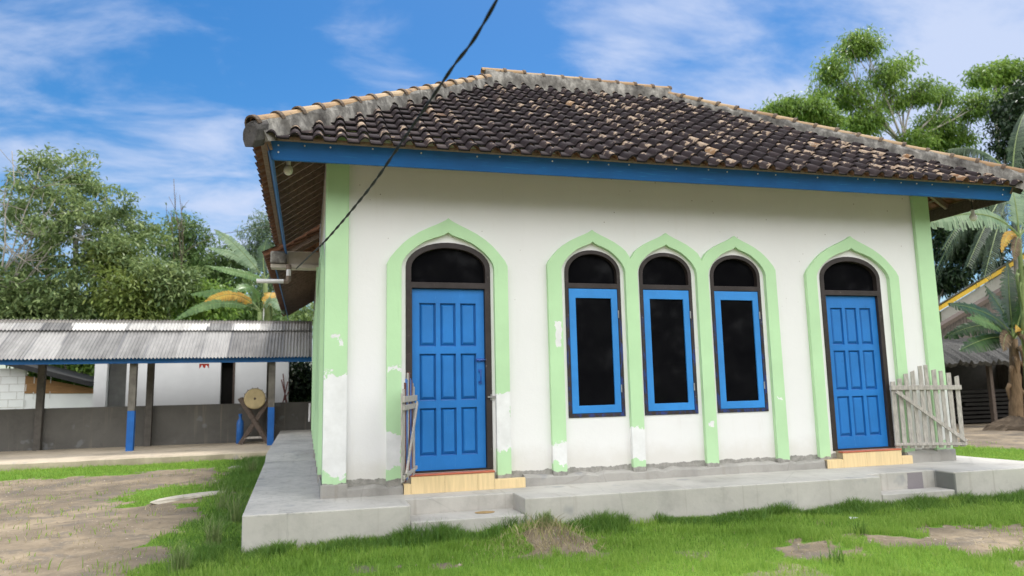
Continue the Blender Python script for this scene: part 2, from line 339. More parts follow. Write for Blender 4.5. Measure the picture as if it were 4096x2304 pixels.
# ------------------------------------------------------------------ mesh builder
class MB:
    def __init__(s): s.v = []; s.f = []; s.mi = []; s.attr = []
    def add(s, verts, faces, mi=0, M=None, a=None):
        o = len(s.v)
        s.v += [tuple(M @ Vector(p)) if M else tuple(p) for p in verts]
        s.f += [tuple(i+o for i in f) for f in faces]; s.mi += [mi]*len(faces)
        s.attr += list(a) if a else [0.0]*len(verts)
    def box(s, a, b, mi=0, M=None):
        (x0, y0, z0), (x1, y1, z1) = a, b
        v = [(x0, y0, z0), (x1, y0, z0), (x1, y1, z0), (x0, y1, z0), (x0, y0, z1), (x1, y0, z1), (x1, y1, z1), (x0, y1, z1)]
        s.add(v, [(0, 3, 2, 1), (4, 5, 6, 7), (0, 1, 5, 4), (1, 2, 6, 5), (2, 3, 7, 6), (3, 0, 4, 7)], mi, M)
    def bar(s, p, q, w, h, up=(0, 0, 1), mi=0, M=None):
        """rectangular bar between p and q, w across, h along the up side"""
        p = Vector(p); q = Vector(q); d = (q-p).normalized(); u = Vector(up); r = d.cross(u).normalized(); u = r.cross(d)
        v = []
        for c in (p, q):
            for a, b in ((-1, -1), (1, -1), (1, 1), (-1, 1)): v.append(c + r*(a*w/2) + u*(b*h/2))
        s.add(v, [(0, 1, 2, 3), (7, 6, 5, 4), (0, 4, 5, 1), (1, 5, 6, 2), (2, 6, 7, 3), (3, 7, 4, 0)], mi, M)
    def tube(s, pts, rs, n=8, mi=0, cap=True, M=None):
        pts = [Vector(p) for p in pts]
        if not isinstance(rs, (list, tuple)): rs = [rs]*len(pts)
        v = []; f = []; prev = None
        for i, p in enumerate(pts):
            d = (pts[min(i+1, len(pts)-1)] - pts[max(i-1, 0)]).normalized()
            if prev is None:
                r = d.cross(Vector((0, 0, 1)))
                if r.length < .05: r = d.cross(Vector((1, 0, 0)))
            else: r = prev - d*prev.dot(d)
            r.normalize(); prev = r; u = d.cross(r)
            for k in range(n):
                a = 2*PI*k/n; v.append(p + (r*math.cos(a)+u*math.sin(a))*rs[i])
        for i in range(len(pts)-1):
            for k in range(n):
                f.append((i*n+k, i*n+(k+1) % n, (i+1)*n+(k+1) % n, (i+1)*n+k))
        if cap: f.append(tuple(range(n-1, -1, -1))); f.append(tuple((len(pts)-1)*n+k for k in range(n)))
        s.add(v, f, mi, M)
    def lathe(s, prof, n=20, mi=0, M=None):
        v = []; f = []
        for (r, z) in prof:
            for k in range(n): v.append((r*math.cos(2*PI*k/n), r*math.sin(2*PI*k/n), z))
        for i in range(len(prof)-1):
            for k in range(n): f.append((i*n+k, i*n+(k+1) % n, (i+1)*n+(k+1) % n, (i+1)*n+k))
        f.append(tuple(range(n-1, -1, -1))); f.append(tuple((len(prof)-1)*n+k for k in range(n)))
        s.add(v, f, mi, M)
    def plate(s, outer, holes=(), y0=0.0, y1=.1, mi=0, M=None):
        """polygon in the x-z plane with holes, thickness from y0 (front) to y1"""
        loops = [list(outer)] + [list(h) for h in holes]
        flat = [p for l in loops for p in l]; n = len(flat)
        tris = tessellate_polygon([[Vector((x, z, 0)) for x, z in l] for l in loops])
        v = [(x, y0, z) for x, z in flat] + [(x, y1, z) for x, z in flat]; f = []
        for a, b, c in tris:
            (ax, az), (bx, bz), (cx, cz) = flat[a], flat[b], flat[c]
            if (bx-ax)*(cz-az)-(bz-az)*(cx-ax) < 0: b, c = c, b
            f += [(a, b, c), (a+n, c+n, b+n)]
        o = 0
        for l in loops:
            k = len(l); area = sum(l[i][0]*l[(i+1) % k][1]-l[(i+1) % k][0]*l[i][1] for i in range(k))
            ccw = (area > 0) == (l is loops[0])
            for i in range(k):
                p, q = o+i, o+(i+1) % k
                f.append((q, p, p+n, q+n) if ccw else (p, q, q+n, p+n))
            o += k
        s.add(v, f, mi, M)
    def build(s, name, mats, parent=None, bevel=0, smooth=False, loc=None, rot=None, crest=False):
        me = bpy.data.meshes.new(name); me.from_pydata(s.v, [], s.f)
        if not isinstance(mats, (list, tuple)): mats = [mats]
        for mm in mats: me.materials.append(MAT[mm] if isinstance(mm, str) else mm)
        me.polygons.foreach_set('material_index', s.mi)
        if smooth: me.polygons.foreach_set('use_smooth', [True]*len(s.f))
        if crest:
            at_ = me.attributes.new('crest', 'FLOAT', 'POINT'); at_.data.foreach_set('value', s.attr)
        me.update()
        o = bpy.data.objects.new(name, me); COL.objects.link(o)
        if parent: o.parent = parent
        if loc is not None: o.location = loc
        if rot is not None: o.rotation_euler = rot
        if bevel:
            b = o.modifiers.new('bevel', 'BEVEL'); b.width = bevel; b.segments = 2; b.limit_method = 'ANGLE'; b.angle_limit = rad(50)
        return o

def np_mesh(name, V, F, mat, parent=None, smooth=False):
    """V (n,3), F (m,k) numpy arrays"""
    me = bpy.data.meshes.new(name); k = F.shape[1]
    me.vertices.add(len(V)); me.vertices.foreach_set('co', V.astype(np.float32).ravel())
    me.loops.add(F.size); me.loops.foreach_set('vertex_index', F.astype(np.int32).ravel())
    me.polygons.add(len(F)); me.polygons.foreach_set('loop_start', np.arange(0, F.size, k, dtype=np.int32))
    me.update(calc_edges=True); me.validate()
    if smooth: me.polygons.foreach_set('use_smooth', [True]*len(F))
    me.materials.append(MAT[mat]); o = bpy.data.objects.new(name, me); COL.objects.link(o)
    if parent: o.parent = parent
    return o
def tag(o, label=None, cat=None, group=None, kind=None):
    if label: o['label'] = label
    if cat: o['category'] = cat
    if group: o['group'] = group
    if kind: o['kind'] = kind
    return o
def thing(name, label, cat, loc=(0, 0, 0), rz=0, group=None):
    o = bpy.data.objects.new(name, None); COL.objects.link(o); o.empty_display_size = .2
    o.location = loc; o.rotation_euler = (0, 0, rz); return tag(o, label, cat, group)
def clone(o, label=None, loc=None, rz=None):
    c = o.copy(); COL.objects.link(c)
    if label: c['label'] = label
    if loc is not None: c.location = loc
    if rz is not None: c.rotation_euler = (0, 0, rz)
    for ch in list(o.children):
        k = ch.copy(); COL.objects.link(k); k.parent = c
        for g in list(ch.children):
            d = g.copy(); COL.objects.link(d); d.parent = k
    return c

# ------------------------------------------------------------------ ground
GZ = -.34
def inpoly(P, x, y):
    c = np.zeros(np.shape(x), bool); n = len(P)
    for i in range(n):
        (x0, y0), (x1, y1) = P[i], P[i-1]
        with np.errstate(divide='ignore', invalid='ignore'):
            c ^= ((y0 > y) != (y1 > y)) & (x < (x1-x0)*(y-y0)/(y1-y0+1e-12)+x0)
    return c
def vnoise(x, y, s=1.0, seed=0):
    x = np.asarray(x)*s+seed*17.3; y = np.asarray(y)*s+seed*9.1
    xi = np.floor(x); yi = np.floor(y); fx = x-xi; fy = y-yi
    fx = fx*fx*(3-2*fx); fy = fy*fy*(3-2*fy)
    def h(a, b):
        q = np.sin(a*127.1+b*311.7+seed*74.7)*43758.5453; return q-np.floor(q)
    return (h(xi, yi)*(1-fx)+h(xi+1, yi)*fx)*(1-fy)+(h(xi, yi+1)*(1-fx)+h(xi+1, yi+1)*fx)*fy
LEFT_GRASS = [(-.6, -1.0), (-.9, -9), (-1.75, -6), (-1.62, -2.4), (-1.43, -1.28), (-1.42, -.98), (-1.5, -.3), (-1.56, .42), (-1.62, .95), (-1.27, 1.15), (-1.38, 2.12), (-1.71, 2.54), (-2.05, 2.95),
              (-2.24, 2.62), (-2.57, 2.76), (-2.66, 3.44), (-2.55, 4.13), (-2.29, 4.6), (-1.76, 4.62), (-1.43, 4.47), (-1.6, 6.2), (-1.75, 7.2), (-2.74, 7.25), (-3.6, 7.0), (-4.5, 7.0), (-6, 6.9), (-12, 6.8), (-12, 9), (-.6, 9)]
DIRTS = [[(4.60, -2.20), (4.5, -2.57), (4.63, -2.83), (4.93, -2.76), (5.1, -2.95), (5.37, -2.93), (5.52, -3.2), (7.0, -2.9), (6.9, -2.2), (6.16, -2.15), (6.03, -1.95), (5.77, -1.98), (5.6, -2.25), (5.17, -2.35), (4.9, -2.15)],
         [(5.0, -3.28), (4.93, -3.7), (5.8, -4.0), (5.9, -3.4)], [(3.5, -2.45), (3.9, -2.62), (4.38, -2.55), (4.3, -2.12)],
         [(4.6, -2.25), (4.67, -2.7), (5.0, -2.8), (5.3, -2.3)], [(1.36, -1.75), (1.9, -1.95), (2.35, -1.85), (2.28, -1.35), (2.06, -.95), (1.7, -1.4)],
         [(.55, -1.72), (.75, -2.0), (.95, -1.8)], [(-2.15, 2.9), (-1.74, 2.6), (-1.2, 3.5), (-1.6, 3.7)]]
def cover(x, y):
    x = np.asarray(x, float); y = np.asarray(y, float)
    jx = x + (vnoise(x, y, 3.1, 1)-.5)*.42 + (vnoise(x, y, 11, 2)-.5)*.22 + (vnoise(x, y, 27, 12)-.5)*.14; jy = y + (vnoise(x, y, 3.1, 3)-.5)*.42 + (vnoise(x, y, 11, 4)-.5)*.22 + (vnoise(x, y, 27, 14)-.5)*.14
    g = ((jx > -.75) & (jy < .5)) | inpoly(LEFT_GRASS, jx, jy) | ((jx > 8) & (jx < 13.1-(jy-3)*.1) & (jy < 9))
    g = np.where((jx > 9) & (jx < 13) & (jy > -6), True, g)
    for P in DIRTS: g = g & ~inpoly(P, jx, jy)
    g = g & ((y > -4.3) | (x < -.9))
    far = (y > 14) | (x > 24)
    c = g.astype(float)
    c = np.where((vnoise(x, y, 2.2, 8) > .80) & (x > 0) & (y < -1.6) & (x < 9), c*.45, c)
    c = np.where(far, .7, c)
    return c
def gheight(x, y):
    z = GZ + (vnoise(x, y, .7, 5)-.5)*.05 + (vnoise(x, y, 2.6, 6)-.5)*.035 + (vnoise(x, y, 8, 7)-.5)*.012
    # worn rise of soil by the step, and the slight mound along the terrace foot
    z = z + .11*np.exp(-(((x-2.0)/.35)**2+((y+1.15)/.28)**2))
    return z
def axis(lo, hi, step, far):
    a = list(np.arange(lo, hi, step)); d = step; p = hi
    right = []
    while p < far: right.append(p); d *= 1.28; p += d
    left = []; p = lo-step; d = step
    while p > -far: left.append(p); d *= 1.28; p -= d
    return np.array(left[::-1]+a+right+[far+40])
gx = axis(-7, 14, .09, 420); gy = axis(-6, 10, .09, 420)
X, Y = np.meshgrid(gx, gy); Z = gheight(X, Y)
V = np.stack([X.ravel(), Y.ravel(), Z.ravel()], 1); nx, ny = len(gx), len(gy)
I = (np.arange(ny-1)[:, None]*nx+np.arange(nx-1)[None, :]).ravel()
F = np.stack([I, I+1, I+1+nx, I+nx], 1)
ground = np_mesh('ground', V, F, 'ground', smooth=True)
a_ = ground.data.attributes.new('cover', 'FLOAT', 'POINT'); a_.data.foreach_set('value', cover(V[:, 0], V[:, 1]).astype(np.float32))
tag(ground, 'lawn and bare trodden dirt around the building', 'ground', kind='structure')

# terrace (concrete walk round the building, with two notched entrance steps)
def yf(x): return -.79 - .22*(x+.72)/8.0
t = MB()
ZB = -.55
def blk(x0, x1, yb, z, y0=None):
    a, b = (yf(x0), yf(x1)) if y0 is None else (y0, y0)
    v = [(x0, a, ZB), (x1, b, ZB), (x1, yb, ZB), (x0, yb, ZB), (x0, a, z), (x1, b, z), (x1, yb, z), (x0, yb, z)]
    t.add(v, [(0, 3, 2, 1), (4, 5, 6, 7), (0, 1, 5, 4), (1, 2, 6, 5), (2, 3, 7, 6), (3, 0, 4, 7)])
R1, R2 = (.79, 1.915), (6.10, 7.12)
B1, B2 = -.43, -.74
def slab_top():
    """one outline for the whole upper level so that no seams show"""
    return [(-.72, yf(-.72)), (R1[0], yf(R1[0])), (R1[0], B1), (R1[1], B1), (R1[1], yf(R1[1])), (R2[0], yf(R2[0])), (R2[0], B2), (R2[1], B2), (R2[1], yf(R2[1])), (8.9, yf(8.9)), (8.62, .9), (8.2, .9), (8.2, .3), (-.0, .3), (-.0, 4.3), (-.79, 4.3)]
out = slab_top()
n = len(out); tris = tessellate_polygon([[Vector((x, y, 0)) for x, y in out]])
v = [(x, y, 0) for x, y in out] + [(x, y, ZB) for x, y in out]; f = []
for a, b, c in tris:
    (ax, az), (bx, bz), (cx, cz) = out[a], out[b], out[c]
    if (bx-ax)*(cz-az)-(bz-az)*(cx-ax) < 0: b, c = c, b
    f += [(a, b, c)]
for i in range(n):
    j = (i+1) % n; f.append((i, i+n, j+n, j))
t.add(v, f)
terr = t.build('terrace', 'concrete', bevel=.012)
tag(terr, 'grey concrete terrace round the foot of the white building', 'terrace', kind='structure')
for (x0, x1), yb, z in ((R1, B1, -.155), (R2, B2, -.20)):
    t = MB(); t.add([(x0+.004, yf(x0)-.004, ZB), (x1-.004, yf(x1)-.004, ZB), (x1-.004, yb-.004, ZB), (x0+.004, yb-.004, ZB), (x0+.004, yf(x0)-.004, z), (x1-.004, yf(x1)-.004, z), (x1-.004, yb-.004, z), (x0+.004, yb-.004, z)],
                    [(0, 3, 2, 1), (4, 5, 6, 7), (0, 1, 5, 4), (1, 2, 6, 5), (2, 3, 7, 6), (3, 0, 4, 7)])
    o = t.build('terrace_step', 'concrete', bevel=.01)
    tag(o, 'low concrete step in the terrace notch below the ' + ('left' if x0 < 2 else 'right') + ' door', 'step', kind='structure')
t = MB()   # rear part of the side walk: short ramp then a flat run up to the shelter wall
t.add([(-.79, 4.3, ZB), (0, 4.3, ZB), (0, 4.3, 0), (-.79, 4.3, 0), (-.80, 4.9, .075), (0, 4.9, .075), (-.80, 11.9, .085), (0, 11.9, .085), (-.80, 11.9, ZB), (0, 11.9, ZB), (-.80, 4.9, ZB), (0, 4.9, ZB)],
      [(3, 2, 5, 4), (4, 5, 7, 6), (0, 3, 4, 10), (10, 4, 6, 8), (1, 11, 5, 2), (11, 9, 7, 5), (6, 7, 9, 8)])
tag(t.build('side_walk', 'concrete'), 'concrete side walk between the green pillars and the lawn', 'path', kind='structure')

# ------------------------------------------------------------------ the prayer house
house = thing('prayer_house', 'white single storey prayer house with green arches, blue doors and brown tiled hip roof', 'building')
W = 8.17
OUT = [(1, 0), (.955, .12), (.844, .294), (.745, .43), (.64, .545), (.48, .68), (.307, .79), (.20, .85), (.10, .915), (.045, .955), (0, 1)]
INN = [(1, 0), (.97, .14), (.90, .285), (.80, .43), (.66, .58), (.51, .71), (.34, .805), (.17, .88), (.08, .925), (0, 1)]
def arch(cx, hw, z0, h, shape, side=0):
    """left to right outline of a pointed arch; side -1 / +1 keeps one half only"""
    L = [(cx-a*hw, z0+b*h) for a, b in shape]; R_ = [(cx+a*hw, z0+b*h) for a, b in shape[-2::-1]]
    return L if side < 0 else (list(reversed([(cx+a*hw, z0+b*h) for a, b in shape])))[0:] if side > 0 else L+R_
def ell(cx, hw, z0, h, n=18):
    return [(cx-hw*math.cos(PI*k/n), z0+h*math.sin(PI*k/n)) for k in range(n+1)]
ZA = .16
def door_arch_poly(l, r, c):
    lw = .158; o = [(l, ZA-.1)] + arch(c, (r-l)/2, 2.467, .535, OUT) + [(r, ZA-.1)]
    # the apex sits on the leg centre line; legs follow l and r
    o = [(x + ((l+r)/2-c)*0, z) for x, z in o]
    i = arch((l+r)/2, (r-l)/2-lw, 2.44, .401, INN)
    return o + [(r-lw, ZA-.1)] + list(reversed(i)) + [(l+lw, ZA-.1)]
def arcade_poly():
    cs = (3.073, 4.052, 5.016); L, R_ = 2.503, 5.607; legs = [(3.485, 3.645), (4.452, 4.612)]
    hwo = .575; o = [(L, ZA-.1)]
    def half(c, sgn, stop=None):
        pts = [(c+sgn*a*hwo, 2.508+b*.43) for a, b in OUT]
        if stop is not None: pts = [p for p in pts if (p[0]-stop)*sgn < -.005]
        return pts
    o += half(cs[0], -1)
    for k in range(2):
        vx = (cs[k]+cs[k+1])/2
        o += [p for p in reversed(half(cs[k], 1, vx))][1:] + [(vx, 2.60)] + half(cs[k+1], -1, vx)
    o += [p for p in reversed(half(cs[2], 1))][1:]
    o += [(R_, ZA-.1)]
    op = [(2.668, 3.485), (3.645, 4.452), (4.612, 5.44)]
    for a, b in reversed(op):
        c = (a+b)/2
        o += [(b, ZA-.1)] + list(reversed(arch(c, (b-a)/2, 2.44, .358, INN))) + [(a, ZA-.1)]
    return o
DOORS = [dict(l=.642, r=2.012, c=1.329, f=(.852, 1.819)), dict(l=6.055, r=7.535, c=6.795, f=(6.296, 7.262))]
WINS = [(2.722, 3.435), (3.685, 4.398), (4.663, 5.384)]
def dopen(d): return [(d['f'][0], .195)] + ell(sum(d['f'])/2, (d['f'][1]-d['f'][0])/2, 2.44, .291) + [(d['f'][1], .195)]
def wopen(w): return [(w[0], .726)] + ell((w[0]+w[1])/2, (w[1]-w[0])/2, 2.43, .271) + [(w[1], .726)]
ZT = 3.98
t = MB(); t.plate([(.0, -.1), (W, -.1), (W, ZT), (0, ZT)], [dopen(d) for d in DOORS]+[wopen(w) for w in WINS], 0, .15)
front = t.build('wall', 'wall', house)
SIDE = Matrix.Translation((0, 4.95, 0)) @ Matrix.Rotation(-PI/2, 4, 'Z')     # window arcade of the left side
SOFF = -1.45
t = MB(); sh = Matrix.Translation((0, 4.95, 0)) @ Matrix.Rotation(-PI/2, 4, 'Z') @ Matrix.Translation((SOFF, 0, 0))
t.plate([(-10.55-SOFF, -.1), (4.80-SOFF, -.1), (4.80-SOFF, ZT), (-10.55-SOFF, ZT)], [wopen(w) for w in WINS], 0, .15, 0, sh)
t.build('wall', 'wall', house)
t = MB(); t.box((8.02, .15, -.1), (W, 6, ZT)); t.build('wall', 'wall', house)
t = MB(); t.box((.15, 5.85, -.1), (8.02, 6.0, ZT)); t.box((.15, .15, 3.55), (8.02, 5.85, 3.6)); t.box((.15, .15, .02), (8.02, 5.85, .08))
t.build('inner_shell', simple('dim_room_paint', (.22, .21, .19), .9, .1), house)
# corner pilasters
for (x0, x1) in ((-.012, .23), (7.903, W)):
    t = MB(); t.box((x0, -.052, -.02), (x1, -.0005, 3.9)); t.build('pilaster', 'green', house, bevel=.006)
t = MB(); t.box((-.012, .001, -.02), (-.001, .24, 3.9)); t.build('pilaster', 'green', house)
t = MB(); t.box((-.055, 4.42, -.02), (-.001, 4.68, 3.15)); t.build('pilaster', 'green', house)
for y in (5.8, 7.2, 8.6, 10.0):
    t = MB(); t.box((-.055, y, .05), (-.001, y+.16, 2.7)); t.build('pilaster', 'green', house)
# mouldings
for d in DOORS:
    t = MB(); t.plate(door_arch_poly(d['l'], d['r'], d['c']), (), -.055, -.0007); t.build('arch_moulding', 'green', house)
t = MB(); t.plate(arcade_poly(), (), -.055, -.0007); t.build('arch_moulding', 'green', house)
t = MB(); t.plate(arcade_poly(), (), -.045, -.0007, 0, sh); t.build('arch_moulding', 'green', house)
# rough cement plinth ledge along the wall foot
rr = random.Random(3); t = MB()
for (x0, x1, top) in ((.24, .815, .10), (2.155, 6.09, .10), (7.39, 7.9, .14)):
    n = max(2, int((x1-x0)/.12)); xs = [x0+(x1-x0)*i/n for i in range(n+1)]
    v = []; f = []
    for x in xs:
        zt = top+rr.uniform(-.025, .02); yo = -.075+rr.uniform(-.012, .012)
        v += [(x, yo-.012, -.02), (x, yo, zt*.8), (x, yo+.02, zt), (x, .01, zt+.012)]
    for i in range(n):
        for k in range(3): f.append((i*4+k, (i+1)*4+k, (i+1)*4+k+1, i*4+k+1))
    f += [(0, 1, 2, 3), (n*4+3, n*4+2, n*4+1, n*4)]
    t.add(v, f)
t.build('plinth', 'cement', house)
# pilaster feet
for a, b in (((-.03, -.07, -.02), (.245, -.0525, .135)), ((7.88, -.07, -.02), (8.19, -.0525, .15)), ((-.03, -.0525, -.02), (-.0125, 4.3, .12))):
    t = MB(); t.box(a, b); t.build('plinth', 'cement', house, bevel=.008)

# doors
def door(d, hinge_left=True):
    f0, f1 = d['f']; cx = (f0+f1)/2; hw = (f1-f0)/2
    fr = MB()
    inner_t = [(f0+.062, 2.272)] + ell(cx, hw-.062, 2.43, .236) + [(f1-.062, 2.272)]
    l0, l1 = f0+.070, f1-.070
    fr.plate([(f0+.002, .205)]+ell(cx, hw-.002, 2.44, .289)+[(f1-.002, .205)], [inner_t, [(l0, .215), (l1, .215), (l1, 2.206), (l0, 2.206)]], -.012, .10)
    fo = fr.build('door_frame', 'frame', house, bevel=.004)
    p = MB(); p.plate([(f0+.05, 2.26)]+ell(cx, hw-.05, 2.43, .245)+[(f1-.05, 2.26)], (), .055, .062); p.build('transom_pane', 'glass', fo)
    if hinge_left:   # hasp on the right jamb
        h = MB(); h.box((f1-.055, -.03, .98), (f1+.03, -.014, 1.0)); h.tube([(f1-.02, -.03, .955), (f1-.02, -.035, 1.02)], .008); h.build('hasp', 'metal', fo)
    # leaf
    w = l1-l0-.008; x0 = l0+.004; zb, zt = .218, 2.201; ya, yb = .03, .066
    cols = [(.10, .325), (.385, .60), (.665, .885)]; rows = [(.08, .325), (.365, .625), (.665, .925)]
    P = [[(x0+a*w, zt-(zt-zb)*d1, x0+b*w, zt-(zt-zb)*d0) for a, b in cols] for d0, d1 in rows]
    q = MB(); holes = []
    for row in P:
        for (a, zlo, b, zhi) in row: holes.append([(a, zlo), (b, zlo), (b, zhi), (a, zhi)])
    q.plate([(x0, zb), (x0+w, zb), (x0+w, zt), (x0, zt)], holes, ya, yb)
    for row in P:
        for (a, zlo, b, zhi) in row:
            # sunk field, sloping up to a raised centre
            r = [(a, zlo, b, zhi, ya+.016), (a+.012, zlo+.012, b-.012, zhi-.012, ya+.020), (a+.035, zlo+.045, b-.03, zhi-.03, ya+.006)]
            v = []; fc = []
            r[0] = (*r[0][:4], ya+.024); r[1] = (*r[1][:4], ya+.028)
            for (xa, za, xb, zb_, yy) in r: v += [(xa, yy, za), (xb, yy, za), (xb, yy, zb_), (xa, yy, zb_)]
            for k in range(2):
                for e in range(4): fc.append((k*4+e, k*4+(e+1) % 4, (k+1)*4+(e+1) % 4, (k+1)*4+e))
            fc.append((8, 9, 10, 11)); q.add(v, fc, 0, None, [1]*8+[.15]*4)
    lo = q.build('door', 'blue', house, bevel=0, crest=True)
    if hinge_left:
        h = MB(); hx = x0+w-.055
        h.tube([(hx, .032, 1.16), (hx, -.005, 1.165), (hx, -.012, 1.22), (hx, -.005, 1.275), (hx, .032, 1.28)], .008)
        h.box((hx-.018, .022, 1.135), (hx+.018, .0295, 1.17)); h.box((hx-.018, .022, 1.27), (hx+.018, .0295, 1.30))
        h.build('handle', 'bluemetal', lo, smooth=False)
        h = MB(); h.box((hx-.045, .02, 1.385), (hx+.05, .0295, 1.42)); h.tube([(hx-.04, .012, 1.403), (hx+.06, .012, 1.403)], .008); h.tube([(hx-.01, .012, 1.403), (hx-.01, -.01, 1.385)], .006)
        h.build('latch', 'bluemetal', lo)
    # tiled threshold
    sx0, sx1 = (f0-.035, f1+.33) if hinge_left else (f0-.20, f1+.15)
    s = MB(); s.box((sx0+.01, -.12, -.01), (sx1-.01, -.001, .098)); s.box((f0+.05, -.12, .098), (f1-.03, .03, .193))
    st = s.build('door_step', 'grout', house)
    k = MB(); ys, ye = -.128, -.1202
    xs = [f0+.04]+[f0+.04+.36*i for i in (1, 2)]+[f1-.02]
    for a, b in zip(xs[:-1], xs[1:]): k.box((a+.001, ys, .0), (b-.001, ye, .178))
    k.box((sx0, ys, .0), (f0+.038, ye, .1)); k.box((f1-.018, ys, .0), (sx1, ye, .1))
    k.box((sx0, -.1199, .0982), (f0+.038, -.002, .104)); k.box((f1-.018, -.1199, .0982), (sx1, -.056, .104))
    k.build('step_tiles', 'tiles', st, bevel=.002)
    k = MB(); k.box((f0+.035, -.135, .179), (f1-.015, -.05, .2)); k.build('step_nosing', 'nosing', st, bevel=.006)
    k = MB(); k.box((f0+.035, -.0498, .1932), (f1-.015, .1, .199)); k.build('step_top', 'grout', st)
door(DOORS[0]); door(DOORS[1], False)
# windows
def window(w, M=None, n=0):
    a, b = w; cx = (a+b)/2; hw = (b-a)/2
    t = MB(); it = [(a+.047, 2.296)]+ell(cx, hw-.047, 2.42, .232)+[(b-.047, 2.296)]
    t.plate([(a+.002, .728)]+ell(cx, hw-.002, 2.43, .268)+[(b-.002, .728)], [it, [(a+.044, .768), (b-.044, .768), (b-.044, 2.236), (a+.044, 2.236)]], -.012, .09, 0, M)
    fr = t.build('window', 'frame', house, bevel=.004)
    t = MB(); t.plate([(a+.04, 2.28)]+ell(cx, hw-.04, 2.42, .24)+[(b-.04, 2.28)], (), .05, .056, 0, M); t.build('transom_pane', 'glass', fr)
    s0, s1, z0, z1 = a+.048, b-.048, .773, 2.231
    t = MB(); g = [(s0+.085, z0+.088), (s1-.078, z0+.09), (s1-.08, z1-.112), (s0+.083, z1-.11)]
    t.plate([(s0, z0), (s1, z0), (s1, z1), (s0, z1)], [g], -.006, .034, 0, M)
    sa = t.build('sash', 'sash', fr, bevel=.003)
    # rail ends let into the stiles show as thin joints
    t = MB(); t.plate([(s0+.07, z0+.07), (s1-.07, z0+.07), (s1-.07, z1-.09), (s0+.07, z1-.09)], (), .012, .018, 0, M); t.build('pane', 'glass', fr)
    for zh in (1.05, 1.93):
        t = MB(); t.tube([(s1+.004, -.014, zh-.045), (s1+.004, -.014, zh+.045)], .008, 8, 0, True, M); t.build('hinge', 'metal', fr)
for w in WINS: window(w)
for w in WINS: window(w, sh)

# ------------------------------------------------------------------ roof
EL, ER, EF = -.612, 9.0, -.675
EB = 5.925; RX0, RX1, RY = 2.57, 5.60, 2.625
ZE, ZR = 3.565, 5.80
def sag(p): return Vector((p[0], p[1], p[2]+.076*(p[0]+.6)/9.6))
def tiles_on(mb, A, u, nrm, run, length, clips, w=.226, gauge=.25, over=.11):
    """pantiles on a slope: A start of the eave, u along it, nrm horizontally inwards, run = horizontal depth"""
    A = Vector(A); u = Vector(u); h = Vector(nrm); up = (h*run + Vector((0, 0, ZR-ZE))); L = up.length; up.normalize(); n = u.cross(up)
    if n.z < 0: n = -n
    prof = [(-.008, .0), (.0, .012), (.010, .036), (.028, .055), (.052, .063), (.076, .055), (.094, .036), (.104, .012), (.110, .002), (.165, .0), (.226, .002)]
    crest = [0, .2, .7, 1, 1, 1, .7, .2, 0, 0, 0]
    ncol = int(length/w)+2; nrow = int((L+over)/gauge)+1
    tmp = bmesh.new(); lay = tmp.verts.layers.float.new('crest')
    rr = random.Random(len(mb.v)+5)
    for j in range(nrow):
        for i in range(-1, ncol):
            s0 = -over+j*gauge; s1 = s0+gauge+.045
            # quick reject against the clip planes
            c = A+u*(i*w+w/2)+up*(s0+gauge/2)
            if any((c-Vector(p)).dot(Vector(q)) < -.35 for p, q in clips): continue
            dz = rr.uniform(-.0015, .0015); dx = rr.uniform(-.002, .002); lift = .036+rr.uniform(-.002, .003); tw = rr.uniform(-.002, .002)
            rows = []
            for (s, hh) in ((s0+rr.uniform(-.004, .004), lift), (s1, .004)):
                for th in (0, -.017):
                    row = []
                    for k, (px, pz) in enumerate(prof):
                        vv = tmp.verts.new(A+u*(i*w+px+dx)+up*s+n*(pz+hh+dz+th+.02+tw*px/.2)); vv[lay] = crest[k]; row.append(vv)
                    rows.append(row)
            lo, lob, hi, hib = rows
            for k in range(len(prof)-1):
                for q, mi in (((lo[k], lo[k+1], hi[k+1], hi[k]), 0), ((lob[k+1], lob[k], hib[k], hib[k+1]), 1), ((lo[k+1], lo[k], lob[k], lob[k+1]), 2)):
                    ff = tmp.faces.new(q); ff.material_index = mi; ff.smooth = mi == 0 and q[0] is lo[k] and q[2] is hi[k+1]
    for p, q in clips:
        bmesh.ops.bisect_plane(tmp, geom=tmp.verts[:]+tmp.edges[:]+tmp.faces[:], dist=1e-5, plane_co=p, plane_no=q, clear_inner=True)
    tmp.verts.index_update()
    mb.add([v.co.copy() for v in tmp.verts], [[v.index for v in f.verts] for f in tmp.faces], 0, None, [v[lay] for v in tmp.verts])
    k0 = len(mb.mi)-len(tmp.faces)
    for k, f in enumerate(tmp.faces): mb.mi[k0+k] = f.material_index; mb.sm.append(f.smooth)
    tmp.free()
cFL = (Vector((EL, EF, 0)), Vector((RX0-EL, RY-EF, 0))); cFR = (Vector((ER, EF, 0)), Vector((RX1-ER, RY-EF, 0)))
cBL = (Vector((EL, EB, 0)), Vector((RX0-EL, RY-EB, 0))); cBR = (Vector((ER, EB, 0)), Vector((RX1-ER, RY-EB, 0)))
def plane(c, toward):
    d = c[1]; n = Vector((-d.y, d.x, 0)).normalized()
    if (Vector(toward)-c[0]).dot(n) < 0: n = -n
    return (c[0], n)
ridge_pl = lambda s: (Vector((0, RY, 0)), Vector((0, s, 0)))
t = MB(); t.sm = []
fp = (4, -.6, 0); lp = (-.5, 2.6, 0); rp = (8.9, 2.6, 0); bp = (4, 5.8, 0)
tiles_on(t, (EL, EF, ZE), (1, 0, 0), (0, 1, 0), RY-EF, ER-EL, [plane(cFL, fp), plane(cFR, fp), ridge_pl(-1)])
